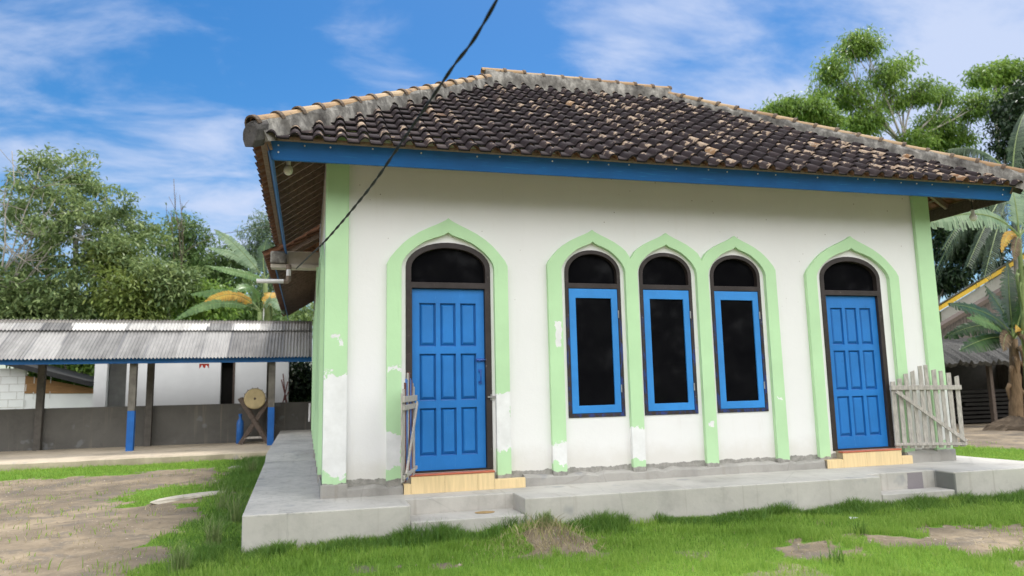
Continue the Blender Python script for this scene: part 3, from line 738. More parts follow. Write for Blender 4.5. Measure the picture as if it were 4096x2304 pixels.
tiles_on(t, (EL, EB, ZE), (0, -1, 0), (1, 0, 0), RX0-EL, EB-EF, [plane(cFL, lp), plane(cBL, lp), (Vector((0, 4.66, 0)), Vector((0, -1, 0)))])
tiles_on(t, (ER, EF, ZE), (0, 1, 0), (-1, 0, 0), ER-RX1, EB-EF, [plane(cFR, rp), plane(cBR, rp)])
tiles_on(t, (ER, EB, ZE), (-1, 0, 0), (0, -1, 0), EB-RY, ER-EL, [plane(cBL, bp), plane(cBR, bp), ridge_pl(1)])
t.v = [tuple(sag(p)) for p in t.v]
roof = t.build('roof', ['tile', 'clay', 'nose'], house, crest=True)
roof.data.polygons.foreach_set('use_smooth', t.sm)
# mortar beds and half-round caps on the ridge and hips
def bed_and_caps(p, q, bed_h, bed_w, cap_r, mortar, caps, first=False, step=.335):
    p = Vector(p); q = Vector(q); d = (q-p); L = d.length; d.normalize(); r = d.cross(Vector((0, 0, 1))).normalized(); u = r.cross(d)
    rr = random.Random(int(L*100)); n = int(L/.12)
    sect = lambda j: [(-bed_w*1.05, -.16), (-bed_w*(.80+j*.2), bed_h*.25), (-cap_r*.98, bed_h), (cap_r*.98, bed_h), (bed_w*(.80+j*.2), bed_h*.25), (bed_w*1.05, -.16)]
    v = []; f = []
    for i in range(n+1):
        c = p+d*(L*i/n); j = rr.uniform(-.35, .35)
        v += [c+r*(a+rr.uniform(-.008, .008))+u*(b+rr.uniform(-.008, .008)) for a, b in sect(j)]
    for i in range(n):
        for k in range(5): f.append((i*6+k, i*6+k+1, (i+1)*6+k+1, (i+1)*6+k))
    f += [tuple(range(5, -1, -1)), tuple(n*6+k for k in range(6))]
    mortar.add(v, f)
    m_ = int(L/step)+1
    for i in range(m_):
        s0 = i*L/m_-.02; s1 = (i+1)*L/m_+.05; K = 9; jr = rr.uniform(-.006, .006); js = rr.uniform(-.008, .008)
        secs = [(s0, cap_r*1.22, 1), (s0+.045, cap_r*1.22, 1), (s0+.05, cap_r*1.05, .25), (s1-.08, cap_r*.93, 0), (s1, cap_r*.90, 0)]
        v = []; f = []; a = []
        for (s_, rad_, cr) in secs:
            for th in (0, -.016):
                for k in range(K):
                    an = PI*k/(K-1); v.append(p+d*s_+r*(math.cos(an)*(rad_+th)+jr)+u*(math.sin(an)*(rad_+th)*1.0+bed_h-.02+js)); a.append(cr)
        B = K*2
        for i2 in range(len(secs)-1):
            for k in range(K-1):
                f.append((i2*B+k+1, i2*B+k, (i2+1)*B+k, (i2+1)*B+k+1)); f.append((i2*B+K+k, i2*B+K+k+1, (i2+1)*B+K+k+1, (i2+1)*B+K+k))
        for k in range(K-1): f.append((k, k+1, K+k+1, K+k)); e = (len(secs)-1)*B; f.append((e+k+1, e+k, e+K+k, e+K+k+1))
        caps.add(v, f, 0, None, a)
mo, ca = MB(), MB()
E_ = .03
bed_and_caps((EL-.10, EF-.10, ZE+.075), (RX0, RY, ZR+.10), .055, .115, .078, mo, ca)
bed_and_caps((ER+.10, EF-.10, ZE+.06), (RX1, RY, ZR+.06), .08, .13, .075, mo, ca)
bed_and_caps((RX1+.1, RY, ZR+.05), (RX0-.12, RY, ZR+.08), .17, .14, .075, mo, ca)
bed_and_caps((ER+.1, EB+.1, ZE+.02), (RX1, RY, ZR+.02), .13, .15, .085, mo, ca)
# rounded lump of mortar closing the left hip end
lump = MB(); pr = [(.105*math.cos(PI*k/8), .105*math.sin(PI*k/8)) for k in range(9)]+[(-.10, -.07), (-.07, -.15), (.03, -.17), (.085, -.11)]
r_ = random.Random(21); hd = Vector((1, 1, .68)).normalized(); hr = Vector((1, -1, 0)).normalized(); hu = Vector((0, 0, 1)); np_ = len(pr); vv = []
for s_ in (-.06, .0, .10):
    for a, b in pr:
        k_ = .94 if s_ < -.01 else 1; vv.append(Vector((EL-.10, EF-.10, ZE+.045))+hd*(s_+r_.uniform(-.006, .006))+hr*(a*k_+r_.uniform(-.006, .006))+hu*(b*k_+r_.uniform(-.006, .006)))
ff = [tuple(range(np_))]+[(q*np_+i, (q+1)*np_+i, (q+1)*np_+(i+1) % np_, q*np_+(i+1) % np_) for q in range(2) for i in range(np_)]+[tuple(2*np_+i for i in range(np_-1, -1, -1))]
lump.add(vv, ff)
lump.v = [tuple(sag(p)) for p in lump.v]
for b in (mo, ca): b.v = [tuple(sag(p)) for p in b.v]
mo.build('mortar_bed', 'mortar', roof); lump.build('hip_end', 'hipend', roof, bevel=.01)
ca.build('ridge_tiles', 'ridge', roof, smooth=False, crest=True)
# fascia boards (lean in slightly at the foot)
TB = .054; ZFB = 3.379; ZFT = 3.562
def fascia(p, q, inward, name, mat, par, ends=(0, 0), nails=True, zt=ZFT, zb=ZFB, th=.026):
    p = Vector(p); q = Vector(q); i = Vector(inward); d = (q-p).normalized()
    v = []
    for s_, c, e in ((0, p, ends[0]), (1, q, ends[1])):
        k = 1 if s_ == 0 else -1
        top = Vector((c.x, c.y, zt)); bot = Vector((c.x, c.y, zb))+i*TB+d*(k*e)
        v += [top, top+i*th, bot+i*th, bot]
    t = MB(); t.add([sag(x) for x in v], [(0, 4, 5, 1), (1, 5, 6, 2), (2, 6, 7, 3), (3, 7, 4, 0), (0, 1, 2, 3), (7, 6, 5, 4)])
    o = t.build(name, mat, par, bevel=.003)
    if nails:
        k = MB(); L = (q-p).length; rr = random.Random(4); x = .12
        while x < L-.1:
            for fz in ((.25, .6) if (x < .2 or x > L-.4) else (rr.choice((.14, .2)),)):
                c = p+d*x; c = Vector((c.x, c.y, zt+(zb-zt)*fz))+i*(TB*fz); c = sag(c)
                nn = -i; k.tube([c-nn*.002, c+nn*.005], .009, 7)
            x += rr.choice((.25, .42, .6))
        k.build('nail_heads', 'nail', o)
    return o
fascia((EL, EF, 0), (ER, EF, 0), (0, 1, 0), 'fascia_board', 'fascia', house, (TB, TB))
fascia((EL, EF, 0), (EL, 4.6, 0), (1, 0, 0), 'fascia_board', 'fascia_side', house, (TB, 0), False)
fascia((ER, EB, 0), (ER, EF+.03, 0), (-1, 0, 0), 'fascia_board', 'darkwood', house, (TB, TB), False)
# thin brown batten between fascia and tiles
t = MB()
for p, q in (((EL-.02, EF-.03, ZE+.005), (ER+.02, EF-.03, ZE+.005)),): t.bar(sag(p), sag(q), .05, .03)
t.bar(sag((EL-.03, EF, ZE+.005)), sag((EL-.03, 4.6, ZE+.005)), .05, .03); t.bar(sag((ER+.03, EF, ZE+.005)), sag((ER+.03, EB, ZE+.005)), .05, .03)
t.build('eave_batten', 'rafter', house)
# rafters under the eaves
tanL = (ZR-ZE)/(RX0-EL); tanF = (ZR-ZE)/(RY-EF); tanR = (ZR-ZE)/(ER-RX1)
def rafter(p, q): 
    t = MB(); t.bar(sag(p), sag(q), .045, .07); return t.build('rafter', 'rafter', house)
y = EF+.10
while y < 4.6:
    x1 = min(.14, EL + (y-EF)*(RX0-EL)/(RY-EF)+.0)
    if x1 > EL+.12: rafter((EL+.03, y, ZE-.05+.03*tanL), (x1, y, ZE-.05+(x1-EL)*tanL))
    y += .335
y = EF+.15
while y < 5.5:
    x1 = max(8.05, ER-(y-EF)*(ER-RX1)/(RY-EF))
    if x1 < ER-.12: rafter((ER-.03, y, ZE-.05+.03*tanR), (x1, y, ZE-.05+(ER-x1)*tanR))
    y += .45
x = EL+.2
while x < ER-.1:
    y1 = min(.14, EF+min(x-EL, ER-x)*1.0)
    if y1 > EF+.12: rafter((x, EF+.03, ZE-.05+.03*tanF), (x, y1, ZE-.05+(y1-EF)*tanF))
    x += .45
for a, b in (((EL+.02, EF+.02, ZE-.06), (.3, EF+.93, ZE-.06+.92*tanL)), ((ER-.02, EF+.02, ZE-.06), (7.9, EF+1.07, ZE-.06+1.09*tanR))): 
    t = MB(); t.bar(sag(a), sag(b), .06, .09); t.build('rafter', 'rafter', house)
# battens carrying the tiles, seen from below
t = MB()
for k in range(1, 9):
    xx = EL+.03+k*.105; zz = ZE-.004+(xx-EL)*tanL
    t.bar(sag((xx, EF+(xx-EL), zz)), sag((xx, 4.6, zz)), .022, .014)
for k in range(1, 9):
    xx = ER-.03-k*.12; zz = ZE-.004+(ER-xx)*tanR; t.bar(sag((xx, EF+(ER-xx), zz)), sag((xx, 5.5, zz)), .03, .02)
t.build('roof_battens', 'rafter', house)
# concrete beam and drain pipe between the two parts of the side eave
t = MB(); t.box((-.54, 4.62, 3.21), (-.001, 4.78, 3.44)); t.box((-.79, 4.55, 3.145), (-.001, 4.8, 3.2095)); t.build('eave_beam', 'cream', house, bevel=.008)
t = MB(); t.box((-.80, 4.5, 3.21), (-.542, 4.72, 3.42)); t.build('gutter_end', 'mortar', house, bevel=.03)
t = MB(); t.tube([(-.5, 4.47, 3.17), (-.5, 4.45, 3.0), (-.5, 4.45, 2.93), (-.53, 4.45, 2.90), (-1.0, 4.42, 2.893)], .036, 12)
pp = t.build('drain_pipe', 'pvc', house, smooth=True)
t = MB(); t.tube([(-.5, 4.47, 3.18), (-.5, 4.46, 3.10)], .046, 12); t.tube([(-.5, 4.45, 2.99), (-.5, 4.45, 2.93), (-.52, 4.45, 2.897), (-.575, 4.448, 2.897)], .043, 12); t.build('pipe_joint', 'joint', pp)
# rear part of the house roof over the side walk
t = MB(); t.sm = []
ze2 = 3.42
ZRs, ZEs = ZR, ZE; ZE, ZR = ze2, ze2+1.6
tiles_on(t, (-.80, 15.3, ZE), (0, -1, 0), (1, 0, 0), 2.6, 10.4, [(Vector((0, 4.85, 0)), Vector((0, 1, 0)))])
tan2 = 1.6/2.6
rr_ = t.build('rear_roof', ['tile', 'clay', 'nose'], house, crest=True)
t = MB(); t.add([(-.80, 4.86, ze2), (-.774, 4.86, ze2), (-.73, 4.86, ze2-.17), (-.756, 4.86, ze2-.17), (-.80, 15.3, ze2), (-.774, 15.3, ze2), (-.73, 15.3, ze2-.17), (-.756, 15.3, ze2-.17)], [(0, 4, 5, 1), (1, 5, 6, 2), (2, 6, 7, 3), (3, 7, 4, 0), (0, 1, 2, 3), (7, 6, 5, 4)])
t.build('fascia_board', 'fascia_side', house)
y = 5.1
while y < 15:
    t = MB(); t.bar((-.77, y, ze2-.05), (.1, y, ze2-.05+.87*tan2), .045, .07); t.build('rafter', 'rafter', house); y += .4
ZE, ZR = ZEs, ZRs
t = MB(); t.box((0.16, 6.01, 3.4), (7.5, 15, 3.95)); t.box((7.3, 6.01, 0), (7.5, 15, 3.4)); t.box((0.16, 14.9, 0), (7.3, 15, 3.4)); t.build('wall', 'wall', house)

# bulbs under the eaves
def bulb(loc, cord, label):
    b = thing('light_bulb', label, 'light bulb', loc, 0, 'bulbs under the eaves')
    t = MB(); t.lathe([(.012, -.005), (.03, -.012), (.047, -.04), (.05, -.065), (.04, -.095), (.018, -.112), (.004, -.114)], 16); t.build('bulb_glass', 'bulb', b, smooth=True)
    t = MB(); t.lathe([(.02, .05), (.024, .045), (.024, -.008), (.018, -.012)], 14); t.build('socket', 'pvc', b)
    t = MB(); t.tube([(0, 0, .05), (0, 0, cord)], .006, 6); t.build('cord', 'cable', b)
bulb((-.41, -.12, 3.49), .16, 'unlit white bulb under the eave beside the left green corner pillar')
bulb((8.72, -.25, 3.36), .30, 'unlit white bulb hanging on a cord under the far right eave')

# ------------------------------------------------------------------ picket gates
def gate(loc, rz, label, tops, W_, bot, colours, rake, sd=-1):
    g = thing('picket_gate', label, 'gate', loc, rz, 'picket gates at the two doors')
    n = len(tops); rr = random.Random(2)
    for i, tp in enumerate(tops):
        x = .025+(W_-.05)*i/(n-1); l = rr.uniform(-.012, .012); w = rr.uniform(.05, .062)*(1.3 if sd > 0 else 1)
        t = MB(); b = bot+rr.uniform(-.03, .01)
        c = rr.uniform(.0, .02)
        t.add([(x-w/2, 0, b), (x+w/2, 0, b), (x+w/2, .016, b), (x-w/2, .016, b), (x-w/2+l, 0, tp-c), (x+w/2+l, 0, tp), (x+w/2+l, .016, tp), (x-w/2+l, .016, tp-c)],
              [(0, 3, 2, 1), (4, 5, 6, 7), (0, 1, 5, 4), (1, 2, 6, 5), (2, 3, 7, 6), (3, 0, 4, 7)])
        o = t.build('picket', colours.get(i, 'rawwood'), g, bevel=.003)
        if i in colours: o['label'] = 'picket with old blue paint' if colours[i] == 'bluewood' else 'red brown picket'
    for z, hh in ((bot+.05, .035), (bot+.78, .06))+(((bot+.70, .05),) if sd > 0 else ()):
        t = MB(); yr_ = -.0125 if sd < 0 else .0285
        t.bar((-.02, yr_, z), (W_+.02, yr_, z+rake), .024, hh); t.build('rail', 'rawwood', g, bevel=.003)
    t = MB(); yr_ = -.034 if sd < 0 else .050
    t.bar((.05, yr_, bot+.73), (W_-.0, yr_, bot+.07), .018, .045); t.build('brace', 'rawwood', g, bevel=.003)
    return g
tops = [1.06, 1.10, 1.16, 1.20, 1.26, 1.27, 1.21, 1.19, 1.16, 1.12]
gate((7.21, -.08, 0), rad(-13), 'grey picket gate swung flat against the wall beside the right door', tops, .93, .20, {}, -.015)
gate((.925, -.075, 0), rad(-106), 'weathered picket gate seen edge on beside the left door', tops[::-1], .85, .22, {3: 'bluewood', 6: 'bluewood', 2: 'redwood', 4: 'redwood', 7: 'redwood'}, 0.0, 1)

# white cloth on the side wall
t = MB(); v = []; f = []
for i in range(9):
    for k in range(7):
        z = .78-.055*i; v.append((-.10+.018*math.sin(k*1.7+i*.3)-.01*i/8, 10.6+.055*k*(1-.25*i/8), z))
for i in range(8):
    for k in range(6): f.append((i*7+k, i*7+k+1, (i+1)*7+k+1, (i+1)*7+k))
t.add(v, f); o = t.build('hanging_cloth', 'cloth', smooth=True); sm = o.modifiers.new('thick', 'SOLIDIFY'); sm.thickness = .012
tag(o, 'white cloth hanging on the side wall at the end of the side walk', 'cloth')

# ------------------------------------------------------------------ open shelter on the left
shelter = thing('open_shelter', 'long open shelter with corrugated roof, blue eave board and bare cement low wall', 'shelter', (0, 0, 0))
FZ = -.18; SX0, SX1 = -11.0, -.06
t = MB(); n = 60; v = []; f = []
for i in range(n+1):
    x = SX0+(-.82-SX0)*i/n; j = .04*math.sin(i*1.3)+.03*math.sin(i*.47); yy = 8.55+.055*(x+6)
    v += [(x, yy+j-.05, -.6), (x, yy+j, FZ-.03), (x, yy+.05+j, FZ), (x, 12.2, FZ), (x, 12.2, -.6)]
for i in range(n):
    for k in range(4): f.append((i*5+k, (i+1)*5+k, (i+1)*5+k+1, i*5+k+1))
f += [(4, 3, 2, 1, 0), (n*5, n*5+1, n*5+2, n*5+3, n*5+4)]
t.add(v, f); t.build('floor_slab', 'slab', shelter)
t = MB(); t.box((SX0, 12.0, FZ-.1), (-.005, 12.12, .80)); t.build('low_wall', 'lowwall', shelter, bevel=.01)
for px in (-7.05, -4.02, -.985):
    t = MB(); t.box((px-.075, 10.45, FZ-.05), (px+.075, 10.6, 1.8)); t.build('post', 'post', shelter, bevel=.006)
for px in (-8.9, -6.3, -3.92, -1.1):
    t = MB(); t.box((px-.075, 11.84, FZ-.05), (px+.075, 11.99, 2.6)); t.build('post', 'post2', shelter, bevel=.006)
t = MB(); t.box((SX0, 10.3, 1.79), (SX1, 10.33, 1.925)); t.build('fascia_board', 'fascia', shelter, bevel=.003)
t = MB(); t.box((SX0, 10.45, 1.805), (SX1, 10.55, 1.90)); t.box((SX0, 11.86, 2.55), (SX1, 11.96, 2.65)); t.build('beam', 'darkwood', shelter)
def sheet(x0, x1, y0, z0, y1, z1, mat, lift):
    n = int((x1-x0)/.0095); v = []; f = []
    for i in range(n+1):
        x = x0+(x1-x0)*i/n; c = .015*math.sin(2*PI*x/.076)+lift
        for k in range(5):
            u_ = k/4; v.append((x, y0+(y1-y0)*u_, z0+(z1-z0)*u_+c))
    for i in range(n):
        for k in range(4): f.append((i*5+k, (i+1)*5+k, (i+1)*5+k+1, i*5+k+1))
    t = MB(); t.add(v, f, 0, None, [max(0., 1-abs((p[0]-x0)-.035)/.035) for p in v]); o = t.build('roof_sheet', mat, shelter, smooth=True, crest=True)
    return o
x = SX0; k = 0; rr = random.Random(9)
while x < SX1-.1:
    x1 = min(SX1, x+.66); dy = rr.uniform(-.02, .02)
    sheet(x, x1, 10.17+dy, 1.90, 11.42, 2.70, 'sheet', .004*(k % 2))
    sheet(x, x1, 11.22+dy, 2.60, 11.66, 2.885, 'sheet2' if rr.random() > .2 else 'sheet', .022+.004*(k % 2))
    sheet(x, x1, 13.1, 2.0, 11.60, 2.89, 'sheet', .01+.004*(k % 2))
    x += .60; k += 1
t = MB(); v = []; f = []
n = 1100
for i in range(n+1):
    xx = SX0+(SX1-SX0)*i/n; c = .012*math.sin(2*PI*xx/.076)
    v += [(xx, 11.52, 2.825+c), (xx, 11.62, 2.90+c), (xx, 11.66, 2.912+c), (xx, 11.80, 2.83+c)]
for i in range(n):
    for k in range(3): f.append((i*4+k, (i+1)*4+k, (i+1)*4+k+1, i*4+k+1))
t.add(v, f); t.build('ridge_sheet', 'ridgesheet', shelter, smooth=True)
# red cloth tied under the eave board
t = MB(); c = at(513, 917, 10.36); v = []; f = []
for i in range(5):
    for k in range(8): v.append((c.x-.10+.03*k, c.y+.01*math.sin(k*2.1), c.z+.02-.03*i*(.6+.4*math.sin(k*1.9+1))))
for i in range(4):
    for k in range(7): f.append((i*8+k, i*8+k+1, (i+1)*8+k+1, (i+1)*8+k))
t.add(v, f); o = t.build('red_cloth', 'red', smooth=True); o.modifiers.new('thick', 'SOLIDIFY').thickness = .008
tag(o, 'small red cloth tied under the blue eave board of the shelter', 'cloth')

# drum and its crossed stand
dc = at(641, 1003, 11.0)
drum = thing('drum', 'large wooden drum with pale skin lying on a crossed wooden stand', 'drum', (dc.x, dc.y+.02, dc.z), rad(4))
RD = .245; MX = Matrix.Rotation(-PI/2, 4, 'X')
t = MB(); t.lathe([(RD*.97, 0.0), (RD*1.03, .05), (RD*1.06, .35), (RD*1.0, .7), (RD*.9, .82)], 28, 0, MX); t.build('shell', 'drumwood', drum, smooth=True)
t = MB(); t.lathe([(RD*.9, -.02), (RD*1.0, -.008), (RD*1.035, .03), (RD*1.045, .075)], 28, 0, MX)
sk = t.build('drum_head', 'skin', drum, smooth=False)
t = MB(); t.lathe([(.03, -.0235), (.028, -.0205)], 14, 0, MX); t.build('centre_patch', 'drumwood', sk)
for k in range(14):
    a = 2*PI*k/14; t = MB(); p = Vector((math.cos(a)*RD*1.05, .1, math.sin(a)*RD*1.05)); t.tube([p+Vector((0, -.03, 0)), p*1.06+Vector((0, .05, 0))], .011, 6); t.build('peg', 'darkwood', drum)
stand = thing('drum_stand', 'rough wooden stand of two crossed frames carrying the drum', 'stand', (dc.x, 11.3, FZ))
h = dc.z-FZ
for yy in (-.2, .30):
    for sgn in (-1, 1):
        t = MB(); t.bar((-.33*sgn, yy+.02*sgn, .0), (.36*sgn, yy+.02*sgn, h+.02), .04, .10, (0, 1, 0) if False else (sgn, 0, 0)); t.build('leg', 'darkwood', stand, bevel=.004)
for xx, zz in ((-.2, .19), (.2, .19)):
    t = MB(); t.bar((xx, -.25, zz), (xx, .36, zz), .05, .05); t.build('crossbar', 'darkwood', stand)
t = MB(); t.bar((-.22, -.20, .16), (.22, -.20, .16), .03, .05); t.build('crossbar', 'rawwood', stand)
t = MB(); c = at(603, 1103, 11.55); t.lathe([(.075, 0), (.085, .01), (.085, .50), (.07, .56), (.035, .60), (.035, .68), (.045, .70), (.04, .73)], 20)
o = t.build('gas_cylinder', 'gas', loc=(c.x, 11.55, FZ), smooth=True); tag(o, 'slim blue cylinder standing by the low cement wall beside the drum', 'cylinder')

# ------------------------------------------------------------------ buildings behind the shelter
wb = thing('white_outbuilding', 'plain white flat roofed outbuilding with dark doorway behind the shelter', 'building', (0, 0, 0))
def xw(px): return at(px, 950, 14.2).x
t = MB(); y0 = 14.2
t.box((xw(237), y0, -.3), (xw(268), y0+.2, 2.5)); t.box((xw(345), y0, -.3), (xw(540), y0+.15, 2.5)); t.box((xw(540), y0-.03, -.3), (xw(555), y0+.2, 2.5)); t.box((xw(591), y0, -.3), (xw(725), y0+.15, 2.5))
t.box((xw(555), y0, 1.95), (xw(591), y0+.15, 2.5)); t.box((xw(318), y0, -.3), (xw(345), y0+.14, 2.5))
t.box((xw(725)-.15, y0+.15, -.3), (xw(725), y0+4, 2.5)); t.box((xw(237), y0+.2, -.3), (xw(237)+.15, y0+4, 2.5))
t.build('wall', 'whiteb', wb)
t = MB(); t.box((xw(237)+.16, y0+.9, -.3), (xw(345), y0+1, 2.5)); t.build('recess_wall', 'grey_recess', wb)
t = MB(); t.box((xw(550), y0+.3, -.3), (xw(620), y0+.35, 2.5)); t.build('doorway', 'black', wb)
t = MB(); t.box((xw(586), y0-.02, -.3), (xw(591)-.002, y0+.1, 1.95)); t.build('door_frame', 'darkwood', wb)
t = MB(); t.box((xw(237)-.2, y0-.3, 2.5), (xw(725)+.2, y0+4.2, 2.62)); t.build('roof', 'lowwall', wb)
t = MB()
for (a, b) in (((706, 1012), (724, 960)), ((728, 1012), (708, 955)), ((712, 985), (727, 985)), ((721, 1012), (712, 940))):
    t.tube([at(a[0], a[1]+25, 13.95), at(b[0], b[1], 14.1)], .016, 6)
o = t.build('wooden_trestle', 'redwood'); tag(o, 'thin brown stick trestle leaning on the white outbuilding corner', 'trestle')
lh = thing('small_house', 'low white block house with brown gable boards and black sloping roof', 'house', (0, 0, 0))
t = MB(); P = lambda px, py: (at(px, py, 16).x, at(px, py, 16).z)
y0 = 16
xa = P(60, 1000)[0]; xb = P(236, 1000)[0]
t.box((-13, y0, -.3), (xa, y0+.15, 1.9)); t.box((xa, y0+.02, -.3), (xb, y0+.17, P(100, 989)[1])); t.build('wall', 'whiteb', lh)
t = MB()
for i in range(9):
    z = -.1+.22*i; t.box((-13, y0-.006, z), (xa-.01, y0-.001, z+.022))
    for j in range(14): t.box((-13+.42*j+(i % 2)*.2, y0-.006, z+.023), (-13+.42*j+(i % 2)*.2+.02, y0-.001, z+.218))
t.build('mortar_lines', simple('pale_mortar_line', (.56, .55, .53), .9, .2), lh)
t = MB(); t.plate([(xa, P(60, 990)[1]), (xb, P(235, 990)[1]), (xb, P(235, 978)[1]), (xa, P(60, 945)[1])], (), y0, y0+.1); t.build('gable_boards', 'plank', lh)
t = MB(); a = Vector((-13, 0, P(0, 922)[1]+.9)); 
t.add([(x, y, z+dz) for y in (y0-.5, y0+4) for (x, z) in ((P(0, 922)[0]-2.2, P(0, 922)[1]+.75), P(238, 972)) for dz in (0, .14)], [(0, 2, 3, 1), (4, 5, 7, 6), (0, 1, 5, 4), (2, 6, 7, 3), (1, 3, 7, 5), (0, 4, 6, 2)])
t.build('roof', simple('black_roof_felt', (.02, .02, .02), .8, .4), lh)

# ------------------------------------------------------------------ right-hand background
rh = thing('far_house', 'grey gabled house with yellow verge board behind the banana plants', 'house', (0, 0, 0))
a, b = at(2362, 775, 13.5), at(2490, 697, 13.5); sl = (b.z-a.z)/(b.x-a.x); xm = b.x+3.5
t = MB(); t.plate([(a.x, -.4), (2*xm-a.x, -.4), (2*xm-a.x, a.z-.1), (xm, a.z-.1+(xm-a.x)*sl), (a.x, a.z-.1)], (), 13.6, 17); t.v = [(p[0]+(p[1]-13.4)*.88, p[1], p[2]) for p in t.v]; t.build('wall', 'farwall', rh)
t = MB(); d = Vector((xm-a.x, 0, (xm-a.x)*sl)).normalized()
t.bar(Vector((a.x, 13.45, a.z))-d*.8, Vector((xm, 13.45, a.z+(xm-a.x)*sl)), .06, .15, (0, 0, 1)); t.bar(Vector((2*xm-a.x, 13.45, a.z))+Vector((d.x, 0, -d.z))*.8, Vector((xm, 13.45, a.z+(xm-a.x)*sl)), .06, .2); t.build('verge_board', 'yellow', rh)
t = MB(); n_ = Vector((-d.z, 0, d.x))
for sgn in (1, -1):
    p0 = Vector((a.x, 0, a.z))-d*.85+n_*.13; p1 = Vector((xm, 0, a.z+(xm-a.x)*sl))+n_*.13
    if sgn < 0: p0 = Vector((2*xm-p0.x, 0, p0.z)); p1 = Vector((2*xm-p1.x, 0, p1.z))
    t.add([(p.x, y, p.z+dz) for y in (13.4, 17.2) for p in (p0, p1) for dz in (0, .05)], [(0, 2, 3, 1), (4, 5, 7, 6), (0, 1, 5, 4), (2, 6, 7, 3), (1, 3, 7, 5), (0, 4, 6, 2)])
t.v = [(p[0]+(p[1]-13.4)*.88, p[1], p[2]) for p in t.v]; t.build('roof', 'lowwall', rh)
shed = thing('open_shed', 'dark open shed with ragged grey thatch eave and board gable', 'shed', (0, 0, 0))
def Q(x, y, Y=9.0):     # small-crop photo position -> point
    return at((3640+x*.7587)/1.59006, (750+y*.7587)/1.59006, Y)
e0, e1 = Q(150, 925), Q(620, 915)
xs0 = e0.x-3; xs1 = e1.x+3
# thatch eave: a thick ragged sheet falling toward the viewer
t = MB(); n = 90; v = []; f = []; rr = random.Random(5)
zt_ = Q(300, 795, 10.4).z; ze_ = e0.z
for i in range(n+1):
    xx = xs0+(xs1-xs0)*i/n; j = rr.uniform(-.09, .07)
    v += [(xx, 10.6, zt_+.05), (xx, 9.7, (zt_+ze_)/2+.14+rr.uniform(-.03, .03)), (xx, 8.95, ze_+.04+j), (xx, 9.02, ze_-.06+j), (xx, 10.6, zt_-.12)]
for i in range(n):
    for k in range(4): f.append((i*5+k, (i+1)*5+k, (i+1)*5+k+1, i*5+k+1))
t.add(v, f); t.build('thatch_eave', 'thatch', shed)
g0, g1 = Q(165, 722, 10.5), Q(305, 640, 10.5); sl = (g1.z-g0.z)/(g1.x-g0.x); xm = g0.x+4.2
t = MB(); k = g0.x
while k < xm:
    top = g0.z+(k-g0.x)*sl-.1; t.box((k, 10.55, zt_-.1), (k+.13, 10.58+.02*((int(k*10)) % 2), top)); k += .14
t.build('gable_boards', 'board', shed)
t = MB(); dd = Vector((1, 0, sl)).normalized()
t.bar(Vector((g0.x, 10.4, g0.z))-dd*1.2, Vector((xm, 10.4, g0.z+(xm-g0.x)*sl)), .3, .12); t.build('roof', 'darkwood', shed)
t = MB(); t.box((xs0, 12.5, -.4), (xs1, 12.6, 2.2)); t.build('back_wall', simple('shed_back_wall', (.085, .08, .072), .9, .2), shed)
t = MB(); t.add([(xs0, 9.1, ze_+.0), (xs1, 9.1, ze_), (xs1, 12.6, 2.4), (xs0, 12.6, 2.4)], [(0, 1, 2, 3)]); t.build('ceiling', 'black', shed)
for xx in (xs0, xs1-.1):
    t = MB(); t.box((xx, 9.2, -.4), (xx+.1, 12.5, ze_)); t.build('side_wall', 'board', shed)
for px in (430, 640):
    c = Q(px, 1000, 9.3); t = MB(); t.box((c.x-.06, 9.3, -.4), (c.x+.06, 9.42, ze_+.05)); t.build('post', 'darkwood', shed)
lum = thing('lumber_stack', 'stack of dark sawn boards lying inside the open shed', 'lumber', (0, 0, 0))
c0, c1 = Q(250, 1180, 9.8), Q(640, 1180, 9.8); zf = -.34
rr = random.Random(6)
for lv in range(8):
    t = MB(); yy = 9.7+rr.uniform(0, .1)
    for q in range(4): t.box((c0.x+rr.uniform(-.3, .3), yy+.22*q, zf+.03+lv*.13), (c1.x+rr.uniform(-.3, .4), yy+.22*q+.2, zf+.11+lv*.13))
    t.build('board', 'lumber', lum)

# ------------------------------------------------------------------ trees
def unit(v): return v/np.maximum(np.linalg.norm(v, axis=1, keepdims=True), 1e-9)
def leaf_cloud(blobs, n, ln, wd, seed, droop=.5, cl=12, spread=.22, shell=.5, shape='leaf'):
    """leaf-sized faces clumped on twigs through the crown's blobs (cx,cy,cz,rx,ry,rz)"""
    r = np.random.default_rng(seed); B = np.array(blobs, float)
    w = B[:, 3]*B[:, 5]; w = w/w.sum(); nc = max(1, n//cl)
    bi = r.choice(len(B), nc, p=w); d = unit(r.normal(size=(nc, 3))); rr = shell+(1-shell)*r.random((nc, 1))**.7
    rr *= .82+.36*r.random((nc, 1))
    C = B[bi, :3]+d*B[bi, 3:6]*rr
    k = r.integers(0, nc, n); outd = d[k]
    Pn = C[k]+r.normal(size=(n, 3))*spread*np.array([1.15, 1.15, .5])
    ax = unit(outd*.6+r.normal(size=(n, 3))*.75+np.array([0, 0, -droop]))
    up = unit(r.normal(size=(n, 3))*.5+np.array([0, 0, 1.0])); sd = unit(np.cross(ax, up)); nn = np.cross(sd, ax)
    L = (ln*(.65+.7*r.random((n, 1)))); Wd = wd*(.7+.6*r.random((n, 1)))
    a = Pn; mid = Pn+ax*L*.45+nn*L*.06
    tip = Pn+ax*L-nn*L*.10
    V = np.stack([a, mid-sd*Wd/2, tip, mid+sd*Wd/2], 1).reshape(-1, 3)
    F = np.arange(n*4).reshape(n, 4)
    return V, F
